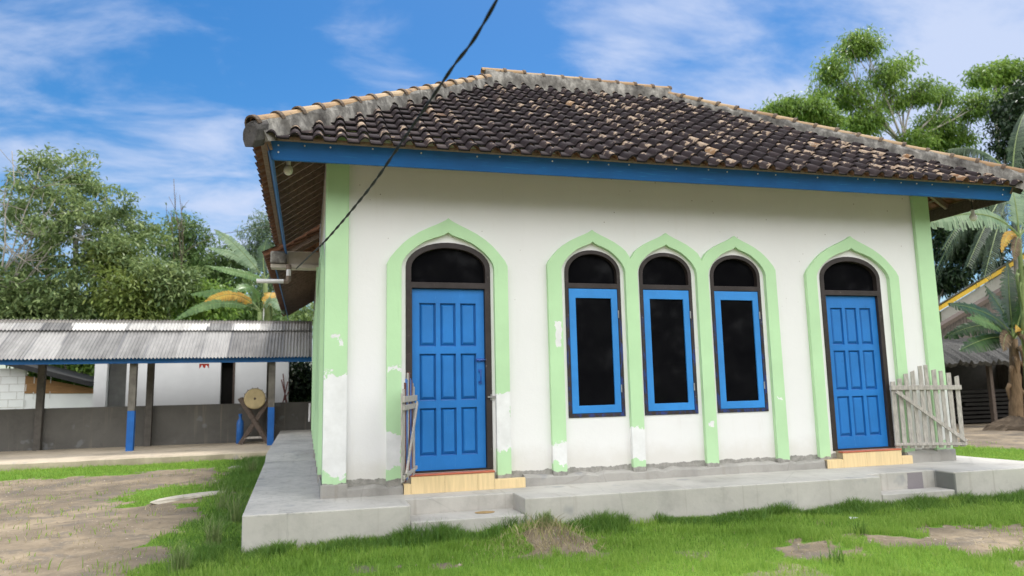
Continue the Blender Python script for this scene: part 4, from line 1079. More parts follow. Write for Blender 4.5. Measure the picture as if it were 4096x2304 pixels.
def limb(mb, p, q, r0, r1, rr, n=5, bow=.12):
    p = Vector(p); q = Vector(q); L = (q-p).length; pts = []; rs = []
    off = Vector((rr.uniform(-1, 1), rr.uniform(-1, 1), rr.uniform(-.2, .6)))*L*bow
    for i in range(n+1):
        u = i/n; pts.append(p.lerp(q, u)+off*math.sin(PI*u)+Vector((rr.uniform(-1, 1), rr.uniform(-1, 1), 0))*L*.012*(0 < i < n)); rs.append(r0+(r1-r0)*u)
    mb.tube(pts, rs, 7); return pts
def tree(label, base, blobs, n, leaf, bark, ln=.16, wd=.06, seed=1, droop=.5, r0=.16, name='tree', cl=12, spread=.22, shell=.5, fork=.45, group=None, cat='tree', trunks=1, twigs=True):
    base = Vector(base); tr = thing(name, label, cat, base, 0, group); rr = random.Random(seed)
    rel = [(b[0]-base.x, b[1]-base.y, b[2]-base.z, *b[3:]) for b in blobs]
    V, F = leaf_cloud(rel, n, ln, wd, seed, droop, cl, spread, shell)
    np_mesh('crown', V, F, leaf, tr)
    t = MB(); cx = sum(b[0] for b in rel)/len(rel); cyy = sum(b[1] for b in rel)/len(rel); lo = min(b[2]-b[5] for b in rel); hi = max(b[2] for b in rel)
    f = Vector((cx*.6, cyy*.6, max(.6, lo+(hi-lo)*fork)))
    for k in range(trunks):
        st = Vector((rr.uniform(-.5, .5)*(k > 0), rr.uniform(-.5, .5)*(k > 0), -.3)); fk = f+Vector((rr.uniform(-1, 1)*(k > 0)*1.2, 0, 0))
        pts = limb(t, st, fk, r0, r0*.6, rr, 7, .05)
        for b in rel[k::trunks]:
            s = pts[-1] if b[2] > fk.z else pts[rr.randint(3, 6)]
            e = Vector((b[0], b[1], b[2]))
            lp = limb(t, s, e, r0*.42, r0*.12, rr, 5, .10)
            if twigs:
                for _ in range(5):
                    q = e+Vector((rr.uniform(-1, 1)*b[3], rr.uniform(-1, 1)*b[4], rr.uniform(-.4, .9)*b[5]))*.85
                    limb(t, lp[rr.randint(2, 5)], q, r0*.11, .008, rr, 3, .1)
    t.build('trunk', bark, tr, smooth=True)
    return tr
def blob(px, py, Y, r, sq=.8, deep=1.0):
    """crown mass of radius r photo pixels"""
    c = at(px, py, Y); k = (Y-CAM[1])/1800*1.03; return (c.x, c.y, c.z, r*k, r*k*deep, r*k*sq)
def gbase(px, Y): c = at(px, 900, Y); return (c.x, Y, GZ)

# left: big dull tree
Yt = 21
tree('tallest spreading dull green tree left of the roof, above the shelter', gbase(165, Yt),
     [blob(*b) for b in ((90, 440, Yt, 60), (175, 440, Yt+.5, 75), (120, 530, Yt-1, 85), (235, 505, Yt, 80), (300, 565, Yt+.5, 75), (185, 595, Yt-1.5, 90), (60, 620, Yt, 80), (300, 655, Yt-1, 80), (370, 610, Yt+1, 55), (215, 690, Yt-1.5, 70), (110, 700, Yt-1, 70), (50, 520, Yt+1, 45), (345, 690, Yt, 45))],
     17500, 'leaf_dark', 'palebark', .20, .07, 3, .55, .15, cl=44, spread=.165, shell=.5, trunks=3)
Yt = 18.5
for k, (px, py, r, lab, lf, nn) in enumerate(((345, 735, 75, 'bushy yellow green tree directly above the shelter roof, right of the white trunks', 'leaf_yellowish', 5200),
                                    (420, 700, 62, 'rounded bush with dark and olive leaves left of the yellow banana leaf', 'leaf_dark', 5200),
                                    (30, 740, 90, 'dark bush rising above the left end of the shelter roof', 'leaf_dark', 6500),
                                    (180, 770, 70, 'low dark bush around the white trunks behind the shelter', 'leaf_dark', 4500),
                                    (520, 745, 60, 'fresh green bush beneath the yellow banana leaf', 'leaf_bright', 4500),
                                    (285, 650, 45, 'small clump of olive foliage against the large dull tree', 'leaf_yellowish', 2600))):
    tree(lab, gbase(px, Yt+k*.2), [blob(px-r*.4, py, Yt+k*.2, r*.75), blob(px+r*.45, py+r*.1, Yt+k*.2+.4, r*.7), blob(px, py+r*.6, Yt+k*.2, r*.8)], nn, lf, 'bark', .20, .075, 20+k, .6, .07, 'bush', 14, .2, .4, cat='bush', group='bushes behind the shelter')
Yt = 26
tree('slender light green tree in front of the bare sapling', gbase(460, Yt), [blob(*b) for b in ((455, 575, Yt, 42), (490, 605, Yt, 36), (430, 620, Yt, 36), (470, 660, Yt, 45), (435, 690, Yt, 40))], 5200, 'leaf_light', 'palebark', .20, .08, 41, .6, .08, spread=.24, shell=.3)
tree('thin leafy tree between the slender tree and the banana leaves', gbase(555, 28), [blob(*b) for b in ((565, 650, 28, 38), (530, 680, 28, 38), (600, 660, 28, 40), (560, 710, 28, 45))], 4600, 'leaf_light', 'palebark', .2, .08, 42, .6, .07, spread=.25, shell=.3)
tree('pale feathery tree rising beside the left eave', gbase(655, 27), [blob(*b) for b in ((650, 590, 27, 34), (680, 560, 27, 36), (685, 630, 27, 45), (640, 640, 27, 36), (700, 700, 27, 45))], 5200, 'leaf_bamboo', 'palebark', .24, .05, 43, .7, .06, spread=.24, shell=.3)
for k, (px, py, r, lab) in enumerate(((330, 745, 45, 'dull green tree half hidden behind the yellow green bushes'), (60, 755, 60, 'broad dark tree low at the far left behind the dead branches'), (480, 720, 70, 'mid green tree low behind the slender light tree'), (620, 750, 70, 'mid green tree low behind the banana plant'))):
    tree(lab, gbase(px, 32+k), [blob(px, py, 32+k, r), blob(px-r*.7, py+30, 32+k, r*.8), blob(px+r*.7, py+40, 32+k, r*.8)], 6000, 'leaf_dark' if k < 2 else 'leaf_light', 'bark', .24, .10, 60+k, .6, .12, group='trees behind the shelter')
# far wood closing the gaps low on the horizon
bl = []; rr = random.Random(8)
for px in range(-500, 1000, 45): bl.append(blob(px, 800+rr.uniform(-25, 30), 44+rr.uniform(-3, 3), 60+rr.uniform(0, 25)))
V, F = leaf_cloud(bl, 26000, .34, .15, 77, .5, 12, .4, .3)
o = np_mesh('far_wood', V, F, 'leaf_dark'); tag(o, 'continuous dark wood far behind the shelter', 'wood', kind='stuff')
bl = []; rr = random.Random(18)
for k in range(46):
    x_ = -58+k*2.7; yy_ = -33+.010*(x_-4)**2*.6+rr.uniform(-2, 2); hh_ = rr.uniform(9.5, 12.8)
    for q in range(4): bl.append((x_+rr.uniform(-1, 1), yy_+rr.uniform(-1, 1), hh_*(.12+.26*q), 2.6, 2.4, 2.2))
V, F = leaf_cloud(bl, 26000, 1.1, .6, 78, .4, 8, .6, .2)
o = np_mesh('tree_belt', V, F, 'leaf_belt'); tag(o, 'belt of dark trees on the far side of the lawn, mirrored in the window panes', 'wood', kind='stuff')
# hedge-like greenery seen through the shelter
tree('leafy green shrub behind the small black roofed house', gbase(180, 19.5), [blob(120, 930, 19.5, 45), (*blob(190, 920, 19.8, 48),), blob(240, 945, 19.6, 40), blob(160, 965, 19.6, 40)], 6000, 'leaf_bright', 'bark', .17, .07, 91, .6, .05, 'shrub', cat='shrub')
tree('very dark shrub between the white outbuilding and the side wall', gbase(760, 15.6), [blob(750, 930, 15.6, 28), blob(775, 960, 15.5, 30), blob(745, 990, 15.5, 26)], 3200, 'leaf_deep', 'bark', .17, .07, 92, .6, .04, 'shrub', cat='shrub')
# bare branches
def bare(label, base, tips, seed, r0, mat='palebark', n2=5):
    b = Vector(base); tr = thing('bare_tree', label, 'tree', b, 0, 'bare trees on the left'); t = MB(); rr = random.Random(seed)
    top = Vector(tips[0])-b
    main = limb(t, (0, 0, -.3), top, r0, .012, rr, 9, .04)
    for q in tips[1:]:
        e = Vector(q)-b; s = main[rr.randint(4, 7)]; l2 = limb(t, s, e, r0*.4, .010, rr, 5, .08)
        for _ in range(n2):
            a = l2[rr.randint(1, 4)]; limb(t, a, a+Vector((rr.uniform(-1, 1), rr.uniform(-.6, .6), rr.uniform(-.1, .9)))*(e-s).length*.4, .014, .005, rr, 3, .1)
    t.build('trunk', mat, tr, smooth=True); return tr
bare('dead tree with bare grey branches at the far left edge', gbase(-40, 19), [at(30, 380, 19), at(100, 420, 19), at(80, 560, 18.6), at(110, 690, 18.4), at(60, 640, 18.5), at(-30, 500, 19), at(95, 745, 18.5), at(130, 620, 18.6), at(20, 450, 19), at(120, 570, 18.4), at(70, 700, 18.3), at(140, 500, 18.8)], 5, .055, 'bark', 9)
bare('bare thin sapling standing alone against the sky', gbase(445, 24), [at(437, 450, 24), at(425, 495, 24), at(452, 490, 24), at(430, 530, 24), at(455, 520, 24)], 6, .028, 'brownbark', 3)

# right: tall bright tree
Yr = 17.5; cr7 = lambda x, y: ((2900+x*.5866)/1.59006, (50+y*.5866)/1.59006)
def b7(x, y, r, dY=0): px, py = cr7(x, y); return blob(px, py, Yr+dY, r*.369*1.12, .9)
tree('tall bright green tree with drooping leaf clumps behind the roof', (at(2330, 800, Yr).x, Yr, GZ),
     [b7(920, 210, 110), b7(730, 390, 95), b7(1110, 420, 120, -.5), b7(860, 560, 110), b7(640, 530, 70), b7(950, 730, 130), b7(1150, 600, 95), b7(1330, 540, 95, -.5), b7(1490, 570, 85),
      b7(1720, 640, 135, -1), b7(1440, 790, 150), b7(1290, 900, 120, -.5), b7(1600, 850, 90), b7(1200, 330, 60), b7(820, 250, 50), b7(1000, 230, 60), b7(1450, 980, 120, .5)],
     23000, 'leaf_bright', 'bark', .23, .062, 101, 1.1, .13, cl=26, spread=.22, shell=.4, fork=.15)
tree('low bright green tree just behind the right part of the ridge', (at(1995, 800, 15).x, 15, GZ), [blob(*cr7(370, 660), 15, 34), blob(*cr7(460, 640), 15, 32), blob(*cr7(600, 680), 15, 44), blob(*cr7(700, 740), 15, 34), blob(*cr7(280, 690), 15, 20)], 6500, 'leaf_bright', 'bark', .19, .06, 102, 1.0, .10, cl=18, spread=.18, shell=.4)
Yd = 15
tree('dark leaved tree at the right edge beside the bright tree', (at(2560, 900, Yd).x, Yd, GZ), [blob(*cr7(x, y), Yd+d, r) for x, y, r, d in ((1960, 640, 48, 0), (2080, 560, 60, .5), (1930, 760, 45, 0), (2040, 760, 60, -.4), (1960, 900, 45, 0), (2100, 900, 55, 0), (1990, 1010, 40, 0), (2200, 700, 80, .5))], 9000, 'leaf_deep', 'bark', .24, .10, 103, .7, .13, cl=12, spread=.22)
tree('yellowish green crown rising above the dark tree at the right edge', (at(2540, 900, 19).x, 19, GZ), [blob(*cr7(x, y), 19, r) for x, y, r in ((1750, 430, 36), (1840, 420, 42), (1930, 410, 45), (2020, 460, 45), (1990, 540, 40))], 5200, 'leaf_bright', 'bark', .26, .09, 104, 1.1, .13, spread=.22)
# foliage closing the view under the right eave
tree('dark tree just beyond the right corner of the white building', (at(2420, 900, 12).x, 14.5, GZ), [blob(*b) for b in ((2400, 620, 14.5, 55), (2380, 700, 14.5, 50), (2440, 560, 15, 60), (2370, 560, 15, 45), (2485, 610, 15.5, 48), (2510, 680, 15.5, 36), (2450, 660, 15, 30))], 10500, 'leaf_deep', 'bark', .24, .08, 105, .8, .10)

# ------------------------------------------------------------------ banana plants and palm
def banana_leaf(parent, base, mid, tip, width, mat, seed, tear=.26, fold=.22, tilt=Vector((.1, -.85, .5))):
    """leaf whose midrib runs base-mid-tip (world points); blade in torn strips on both sides"""
    rr = random.Random(seed); o = Vector(parent.location); p0, p1, p2 = (Vector(q)-o for q in (base, mid, tip))
    def cur(u): return p0*(1-u)**2+p1*(2*u*(1-u))+p2*u*u
    t = MB(); pts = [cur(u/14) for u in range(15)]; t.tube(pts, [.022*(1-.85*u/14)*max(.5, width*2) for u in range(15)], 6)
    k = len(t.f)
    N = 46; st = .16
    for sgn in (-1, 1):
        u = st; lag = 0
        prev_break = True
        for i in range(N):
            u0 = st+(1-st)*i/N; u1 = st+(1-st)*(i+1)/N
            def edge(uu):
                q = (uu-st)/(1-st); wdt = width*.5*min(1, (q/.10)**.6 if q > 0 else 0)*(1-max(0, (q-.55)/.45)**2.0*.97)
                c = cur(uu); d = (cur(min(1, uu+.01))-cur(max(0, uu-.01))).normalized()
                s = d.cross(tilt if tilt is not None else Vector((0, 0, 1)))
                if s.length < .1: s = d.cross(Vector((0, 1, 0)))
                s.normalize(); nn = s.cross(d)
                return c, c+s*(sgn*wdt*math.cos(fold))-nn*(-wdt*.12)+nn*0+Vector((0, 0, -wdt*math.sin(fold)))+d*wdt*.22, d
            c0, e0, d0 = edge(u0); c1, e1, d1 = edge(u1)
            if rr.random() < tear: lag = rr.uniform(-.03, .06)
            j = Vector((rr.uniform(-1, 1), rr.uniform(-1, 1), rr.uniform(-1.6, .5)))*width*.05+Vector((0, 0, -lag))*width*1.2
            m0 = c0.lerp(e0, .5)+Vector((0, 0, width*.03)); m1 = c1.lerp(e1, .5)+Vector((0, 0, width*.03))
            sh_ = (d0*width*.02) if rr.random() < tear else Vector()
            t.add([c0, m0, e0+j, e1+j-sh_, m1-sh_*.5, c1], [(0, 1, 4, 5), (1, 2, 3, 4)], 1)
    ob = t.build('leaf', ['stalk', mat], parent, smooth=False)
    return ob
def banana(label, base, stem_top, r, leaves, seed, stem='banana_stem'):
    b = Vector(base); pl = thing('banana_plant', label, 'banana plant', b, 0, 'banana plants'); rr = random.Random(seed)
    t = MB(); top = Vector(stem_top)-b; n = 9
    t.tube([Vector((0, 0, -.2)).lerp(top, i/n)+Vector((.02*math.sin(i*2), 0, 0)) for i in range(n+1)], [r*(1-.45*i/n)*(1+.06*math.sin(i*3)) for i in range(n+1)], 12)
    for k in range(9):   # hanging dead sheaths
        a = rr.uniform(0, 2*PI); z = rr.uniform(.35, .95); c = top*z; d = Vector((math.cos(a), math.sin(a), 0))
        t.tube([c+d*r*.75, c+d*r*1.25+Vector((0, 0, -.12)), c+d*r*1.15+Vector((0, 0, -.45*top.length*.4))], [.05*r/.15, .04*r/.15, .008], 5)
    t.build('pseudostem', stem, pl, smooth=True)
    for i, (m_, tp, w, mt) in enumerate(leaves):
        lf = banana_leaf(pl, stem_top, m_, tp, w, mt, seed*10+i)
        if mt in ('banana_dry', 'banana_brown'): lf['label'] = 'yellow withering leaf' if mt == 'banana_dry' else 'brown dead leaf'
    return pl
Yb = 15.3; A = lambda px, py, d=0: at(px, py, Yb+d)
banana('banana plant with tall upright leaves beside the left eave', (A(690, 900).x, Yb, GZ), A(668, 705), .13,
       [(A(600, 610), A(538, 577), .36, 'banana_pale'), (A(630, 640, .5), A(518, 622, .8), .34, 'banana_pale'), (A(655, 640, .3), A(672, 600, .5), .40, 'banana_deep'), (A(640, 690, -.5), A(520, 668, -.8), .3, 'banana'), (A(720, 620, .5), A(745, 640, .9), .5, 'banana')], 3, 'stalk')
Yb = 14.6
banana('banana plant with a drooping yellow leaf behind the shelter roof', (A(648, 900).x, Yb, GZ), A(655, 785), .11,
       [(A(590, 700), A(497, 778, -.4), .34, 'banana_dry'), (A(560, 725, -.2), A(440, 805, -.8), .30, 'banana'), (A(700, 715, .2), A(672, 745, .9), .42, 'banana_dry'), (A(640, 690, -.4), A(585, 735, -1.0), .34, 'banana'), (A(620, 720, .4), A(480, 740, .8), .42, 'banana'), (A(690, 725, -.5), A(715, 790, -.9), .4, 'banana_pale'), (A(600, 740, .5), A(560, 770, 1), .4, 'banana')], 4, 'stalk')
# right group
def Qb(x, y, d=0): return Q(x, y, 7.2+d)
b0 = Qb(565, 1305)
bn = banana('banana plant with a thick fibrous trunk at the right edge', (b0.x, 7.2, GZ), Qb(545, 800), .19,
       [(Qb(520, 600), Qb(515, 395, .2), .75, 'banana_deep'), (Qb(470, 640, -.3), Qb(200, 612, -.6), .55, 'banana_deep'), (Qb(440, 660, .4), Qb(180, 790, .6), .5, 'banana_deep'), (Qb(450, 690, -.5), Qb(300, 690, -.9), .42, 'banana'),
        (Qb(430, 760, -.3), Qb(260, 860, -.8), .5, 'banana_deep'), (Qb(600, 600, -.2), Qb(640, 480, -.4), .7, 'banana_deep'), (Qb(540, 700, .6), Qb(395, 520, 1), .8, 'banana_deep'), (Qb(600, 700, -.6), Qb(620, 830, -1), .5, 'banana_brown'), (Qb(500, 720, -.6), Qb(490, 860, -.9), .35, 'banana_brown'), (Qb(640, 690), Qb(760, 640), .6, 'banana'), (Qb(590, 690, -.5), Qb(555, 760, -1.1), .2, 'banana_dry')], 5)
Yb = 6.6
Qc = lambda x, y, d=0: Q(x, y, 6.4+d)
banana('banana plant with a huge pale arching leaf under the right eave', (Qc(640, 1300).x, 6.4, GZ), Qc(575, 260), .10,
       [(Qc(420, 60), Qc(95, 190, .6), .85, 'banana_pale'), (Qc(560, 60), Qc(530, -20, .4), .7, 'banana_pale'), (Qc(510, 190, -.3), Qc(480, 340, -.6), .24, 'banana_dry'), (Qc(560, 250, -.3), Qc(545, 385, -.5), .3, 'banana_brown'), (Qc(680, 100), Qc(820, 160), .8, 'banana'), (Qc(640, 60, .6), Qc(700, -100, 1), .8, 'banana_pale')], 6, 'stalk')
# coconut palm
Yp = 13.0; Qp = lambda x, y, d=0: Q(x, y, Yp+d)
pb = Qp(575, 1100); pc = Qp(540, -20)
palm = thing('coconut_palm', 'coconut palm with drooping dark fronds behind the banana leaves', 'palm tree', (pb.x, Yp, GZ))
t = MB(); o_ = Vector(palm.location); n = 16; e = pc-o_
t.tube([Vector((0, 0, -.2)).lerp(e, i/n)+Vector((.12*math.sin(i/n*3), 0, 0)) for i in range(n+1)], [.17*(1-.3*i/n)*(1+.05*(i % 2)) for i in range(n+1)], 12); t.build('trunk', 'bark', palm, smooth=True)
def frond(base, mid, tip, lw, seed):
    rr = random.Random(seed); p0, p1, p2 = (Vector(q)-o_ for q in (base, mid, tip)); t = MB()
    cur = lambda u: p0*(1-u)**2+p1*(2*u*(1-u))+p2*u*u
    t.tube([cur(i/12) for i in range(13)], [.03*(1-.8*i/12) for i in range(13)], 6)
    for i in range(60):
        u = .12+.88*i/60; c = cur(u); d = (cur(min(1, u+.02))-cur(max(0, u-.02))).normalized(); s = d.cross(Vector((0, 0, 1))).normalized()
        L = lw*(1-abs(u-.45)*1.1)*rr.uniform(.8, 1.1)
        for sg in (-1, 1):
            q1 = c+s*sg*L*.35+d*L*.25+Vector((0, 0, -L*.15)); q2 = c+s*sg*L*.5+d*L*.4+Vector((0, 0, -L*.85)); w_ = d*.02
            t.add([c-w_, c+w_, q1+w_*1.3, q1-w_*1.3, q2], [(0, 1, 2, 3), (3, 2, 4)], 1)
    t.build('frond', ['stalk', 'palm'], palm)
for i, (mx, my, tx, ty, d) in enumerate(((400, -60, 170, 330, -.3), (330, 0, 120, 480, .5), (450, 60, 300, 420, -1.2), (300, -200, 20, 150, .8), (480, 120, 390, 480, -1.6), (620, -150, 760, 200, 0), (430, -250, 200, -200, 1.2), (600, 50, 640, 400, -1), (380, 60, 215, 500, 1.4), (540, -300, 620, -420, .5), (420, 100, 330, 330, 2.2), (250, 80, 110, 300, 1.8))):
    frond(pc, Qp(mx, my, d), Qp(tx, ty, d*1.6), .95, 200+i)

# heap of soil and roots at the foot of the banana plants
t = MB(); v = []; f = []; n = 26; rr = random.Random(12)
for i in range(7):
    for k in range(n):
        a = 2*PI*k/n; r = .85*(1-i/6.5)**.8*(1+.18*math.sin(a*3+1)+rr.uniform(-.08, .08)); v.append((r*math.cos(a), r*.8*math.sin(a), .42*(i/6)**.8+rr.uniform(-.03, .03)-.05))
for i in range(6):
    for k in range(n): f.append((i*n+k, i*n+(k+1) % n, (i+1)*n+(k+1) % n, (i+1)*n+k))
f.append(tuple(6*n+k for k in range(n)))
t.add(v, f); o = t.build('soil_heap', 'soilpile', loc=(b0.x-.1, 7.1, GZ), smooth=False); tag(o, 'low heap of dark soil round the banana trunk foot', 'soil heap')

# ------------------------------------------------------------------ cables
def cable_path(A_, B_, pix):
    """points of the vertical plane through A_ and B_ seen at the given photo positions"""
    out = []
    d = Vector((B_[0]-A_[0], B_[1]-A_[1], 0)); nrm = Vector((-d.y, d.x, 0))
    for px, py in pix:
        v = Vector(RT*((px*1.59006-2048)/FPX)+DN*((py*1.59006-1152)/FPX)+FW)
        s = (Vector((A_[0], A_[1], 0))-Vector((CAM[0], CAM[1], 0))).dot(nrm)/v.dot(nrm); out.append(Vector(CAM)+v*s)
    return out
P0 = at(1250, 0, -4.4); PM = at(808, 617, -.13); P1 = at(745, 676, 4.50)
path = cable_path(P0, PM, [(1250, 0), (1130, 182), (1000, 373), (940, 460), (880, 535), (840, 582)]) + [PM] + cable_path(PM, P1, [(780, 643), (745, 676)])
ext = path[0]+(path[0]-path[1])*3.0+Vector((0, 0, .35))
path = [ext]+path
# smooth resample
def cr_spline(P, n=16):
    o = []
    for i in range(len(P)-1):
        a, b, c, d = P[max(0, i-1)], P[i], P[i+1], P[min(len(P)-1, i+2)]
        for k in range(n):
            u = k/n; o.append(.5*((2*b)+(c-a)*u+(2*a-5*b+4*c-d)*u*u+(3*b-a-3*c+d)*u**3))
    return o+[P[-1]]
cp_ = cr_spline(path, 40); t = MB()
for ph in (0, PI):
    pts = []; L = 0
    for i, c in enumerate(cp_):
        if i: L += (c-cp_[i-1]).length
        d = (cp_[min(i+1, len(cp_)-1)]-cp_[max(0, i-1)]).normalized(); s = d.cross(Vector((0, 0, 1))).normalized(); u = s.cross(d); a = 2*PI*L/.42+ph
        pts.append(c+s*.005*math.cos(a)+u*.005*math.sin(a))
    t.tube(pts, .0068, 6)
o = t.build('power_cable', 'cable', smooth=True); tag(o, 'black twisted power cable running down across the roof to the side eave', 'cable')
t = MB(); pts = cable_path(at(560, 596, 22), at(760, 560, 24), [(520, 592), (580, 585), (640, 575), (700, 567)]); t.tube(cr_spline(pts, 8), .012, 5)
o = t.build('thin_wire', 'cable'); tag(o, 'thin overhead wire against the sky above the banana plant', 'wire')

# ------------------------------------------------------------------ grass
def blades(n, xs, ys, hfun, seed, wd=.006, dens=None, lean=.45):
    r = np.random.default_rng(seed); x = r.uniform(*xs, n); y = r.uniform(*ys, n)
    c = cover(x, y); c = np.maximum(c, .07*(vnoise(x, y, 1.7, 15) > .55)); keep = r.random(n) < c*(dens(x, y) if dens else 1)
    inside = (x > -.72) & (x < 8.8) & (y > -.8-.22*(x+.72)/8) | (x > -.78) & (x < 8.2) & (y > -.7)
    keep &= ~inside & ~((y > 8.5+.055*(x+6)) & (x < -.7))
    x = x[keep]; y = y[keep]; n = len(x); z = gheight(x, y)-.005
    h = hfun(x, y, r)*(.6+.8*r.random(n)); a = r.uniform(0, 2*PI, n); la = r.uniform(0, 2*PI, n); le = h*lean*(.3+r.random(n)); w = wd*(.6+.8*r.random(n))
    sx, sy_ = np.cos(a)*w/2, np.sin(a)*w/2; lx, ly = np.cos(la)*le, np.sin(la)*le
    V = np.empty((n, 5, 3)); b = np.stack([x, y, z], 1); s = np.stack([sx, sy_, 0*x], 1); l = np.stack([lx, ly, 0*x], 1); up = np.stack([0*x, 0*x, h], 1)
    V[:, 0] = b-s; V[:, 1] = b+s; V[:, 2] = b+up*.55+l*.35+s*.8; V[:, 3] = b+up*.55+l*.35-s*.8; V[:, 4] = b+up*.92+l
    i = np.arange(n)[:, None]*5
    F3 = np.concatenate([i+np.array([[0, 1, 2]]), i+np.array([[0, 2, 3]]), i+np.array([[3, 2, 4]])], 0)
    return V.reshape(-1, 3), F3
def h_lawn(x, y, r): return .035+.03*vnoise(x, y, 2.3, 21)+.03*(vnoise(x, y, 6, 22) > .72)
V1, F1 = blades(260000, (-1.9, 7.5), (-5.2, -.7), h_lawn, 31, .0055, lambda x, y: .35+.65*(vnoise(x, y, 3, 23)))
V2, F2 = blades(60000, (5.5, 14), (-2.6, 5), h_lawn, 32, .009)
V3, F3 = blades(60000, (-7.5, -.7), (-.8, 9.3), h_lawn, 33, .009)
V = np.concatenate([V1, V2, V3]); F = np.concatenate([F1, F2+len(V1), F3+len(V1)+len(V2)])
o = np_mesh('lawn_grass', V, F, 'grass'); tag(o, 'short bright lawn grass', 'grass', kind='stuff')
# taller tufts along the foot of the terrace and the side walk
def h_tall(x, y, r): return .045+.125*vnoise(x, y, 3.3, 41)**1.3
def edge_d(x, y):
    d = np.abs(y-(-.80-.22*(x+.72)/8)); c = np.exp(-(d/.22)**2)
    return c*(vnoise(x, y, 2.7, 42) > .27)*~((x > 1.6) & (x < 2.35) & (y < -.9))
V1, F1 = blades(150000, (-1.1, 9.5), (-1.75, -.7), h_tall, 43, .006, edge_d, .6)
def side_d(x, y): return np.exp(-((x+.95)/.35)**2)*(.35+.65*vnoise(x, y, 2.2, 44))
def h_side(x, y, r): return .03+.06*vnoise(x, y, 2.0, 45)+.13*(y > 3.2)*vnoise(x, y, 1.3, 47)
V2, F2 = blades(70000, (-1.9, -.72), (-1.2, 8.4), h_side, 46, .008, side_d, .6)
V = np.concatenate([V1, V2]); F = np.concatenate([F1, F2+len(V1)])
o = np_mesh('edge_grass', V, F, 'grass_tall'); tag(o, 'taller darker grass along the terrace foot', 'grass', kind='stuff')
def straw_d(x, y): return np.exp(-(((x-1.92)/.42)**2+((y+1.45)/.33)**2))*(.4+.6*vnoise(x, y, 5, 51))
def blades_free(n, xs, ys, hfun, seed, wd, dens, lean):
    global cover
    old = cover; cover = lambda x, y: np.ones(np.shape(x)); r_ = blades(n, xs, ys, hfun, seed, wd, dens, lean); cover = old; return r_
V, F = blades_free(5500, (1.0, 2.8), (-2.3, -.85), lambda x, y, r: .05+.10*np.exp(-(((x-2.0)/.3)**2+((y+1.2)/.25)**2)), 52, .006, straw_d, 1.1)
o = np_mesh('dry_grass', V, F, 'straw'); tag(o, 'pale dry trampled grass on the bare mound below the left step', 'dry grass', kind='stuff')
def spr_d(x, y): return (vnoise(x, y, 2.4, 55) > .56)*.5
V, F = blades_free(26000, (-7, 6.5), (-5, 7), lambda x, y, r: .03+.02*vnoise(x, y, 3, 56), 57, .007, spr_d, 1.0)
o = np_mesh('sparse_grass', V, F, 'straw'); tag(o, 'sparse dry grass stems scattered over lawn and dirt', 'dry grass', kind='stuff')
# pebbles and crumbs of soil on the bare ground
r_ = np.random.default_rng(91); n = 5200
px_ = np.concatenate([r_.uniform(-7, -1.0, n//2), r_.uniform(-1, 8, n-n//2)]); py_ = np.concatenate([r_.uniform(-2.5, 8, n//2), r_.uniform(-4.2, -1.2, n-n//2)])
k_ = (cover(px_, py_) < .5) & (r_.random(n) < .25+.75*(vnoise(px_, py_, 1.1, 92) > .5)); px_, py_ = px_[k_], py_[k_]; n = len(px_)
s_ = .005+.022*r_.random(n)**3.2; an_ = r_.uniform(0, PI, n); pz_ = gheight(px_, py_)
ca_, sa_ = np.cos(an_)*s_, np.sin(an_)*s_; fl_ = s_*r_.uniform(.25, .7, n); el_ = r_.uniform(.5, 1, n)
c_ = np.stack([px_, py_, pz_], 1); z0_ = np.zeros(n)
V = np.stack([c_+np.stack([ca_, sa_, z0_], 1), c_+np.stack([-sa_*el_, ca_*el_, z0_], 1), c_+np.stack([-ca_, -sa_, z0_], 1), c_+np.stack([sa_*el_, -ca_*el_, z0_], 1), c_+np.stack([ca_*.2, sa_*.2, fl_], 1)], 1).reshape(-1, 3)
i_ = np.arange(n)[:, None]*5
F = np.concatenate([i_+np.array([[a, (a+1) % 4, 4]]) for a in range(4)], 0)
o = np_mesh('gravel', V, F, 'pebble'); tag(o, 'pebbles and crumbs scattered on the bare dirt', 'gravel', kind='stuff')
# single weeds
def weed(x, y, label, h, n, seed, mat='weed', seedheads=True):
    r = random.Random(seed); t = MB()
    for i in range(n):
        a = r.uniform(0, 2*PI); l = r.uniform(.1, .55)*h; hh = h*r.uniform(.45, 1); p = Vector((r.gauss(0, .03), r.gauss(0, .03), 0)); q = p+Vector((math.cos(a)*l*.3, math.sin(a)*l*.3, hh*.6)); e = p+Vector((math.cos(a)*l, math.sin(a)*l, hh)); s = Vector((-math.sin(a), math.cos(a), 0))*r.uniform(.0025, .005)
        t.add([p-s, p+s, q+s*.8, q-s*.8, e], [(0, 1, 2, 3), (3, 2, 4)])
        if seedheads and i % 7 == 0:
            for k in range(10):
                c = q.lerp(e, .3+.07*k); d = Vector((r.uniform(-1, 1), r.uniform(-1, 1), .8))*.012; t.add([c, c+d*.6+s*.6, c+d*1.4, c+d*.6-s*.6], [(0, 1, 2, 3)])
    o = t.build('weed', mat, loc=(x, y, float(gheight(np.array([x]), np.array([y]))[0]))); tag(o, label, 'weed', 'weeds in the grass')
weed(-1.0, -.42, 'bushy tuft of tall seeding grass beside the front left terrace corner', .34, 90, 1)
weed(-.93, .95, 'tall seeding weed leaning against the side walk edge', .50, 60, 2)
weed(-1.14, 1.75, 'thin weed stalks at the edge of the dirt yard', .42, 40, 3)
weed(-1.15, -1.25, 'pale dry grass tuft at the bottom left corner of the lawn', .26, 110, 4)
weed(3.81, -2.95, 'spiky weed in the bare patch near the front of the lawn', .17, 40, 5, 'grass_tall', False)
weed(4.75, -2.15, 'small dark tuft at the left end of the large bare patch', .14, 60, 6, 'grass_tall', False)
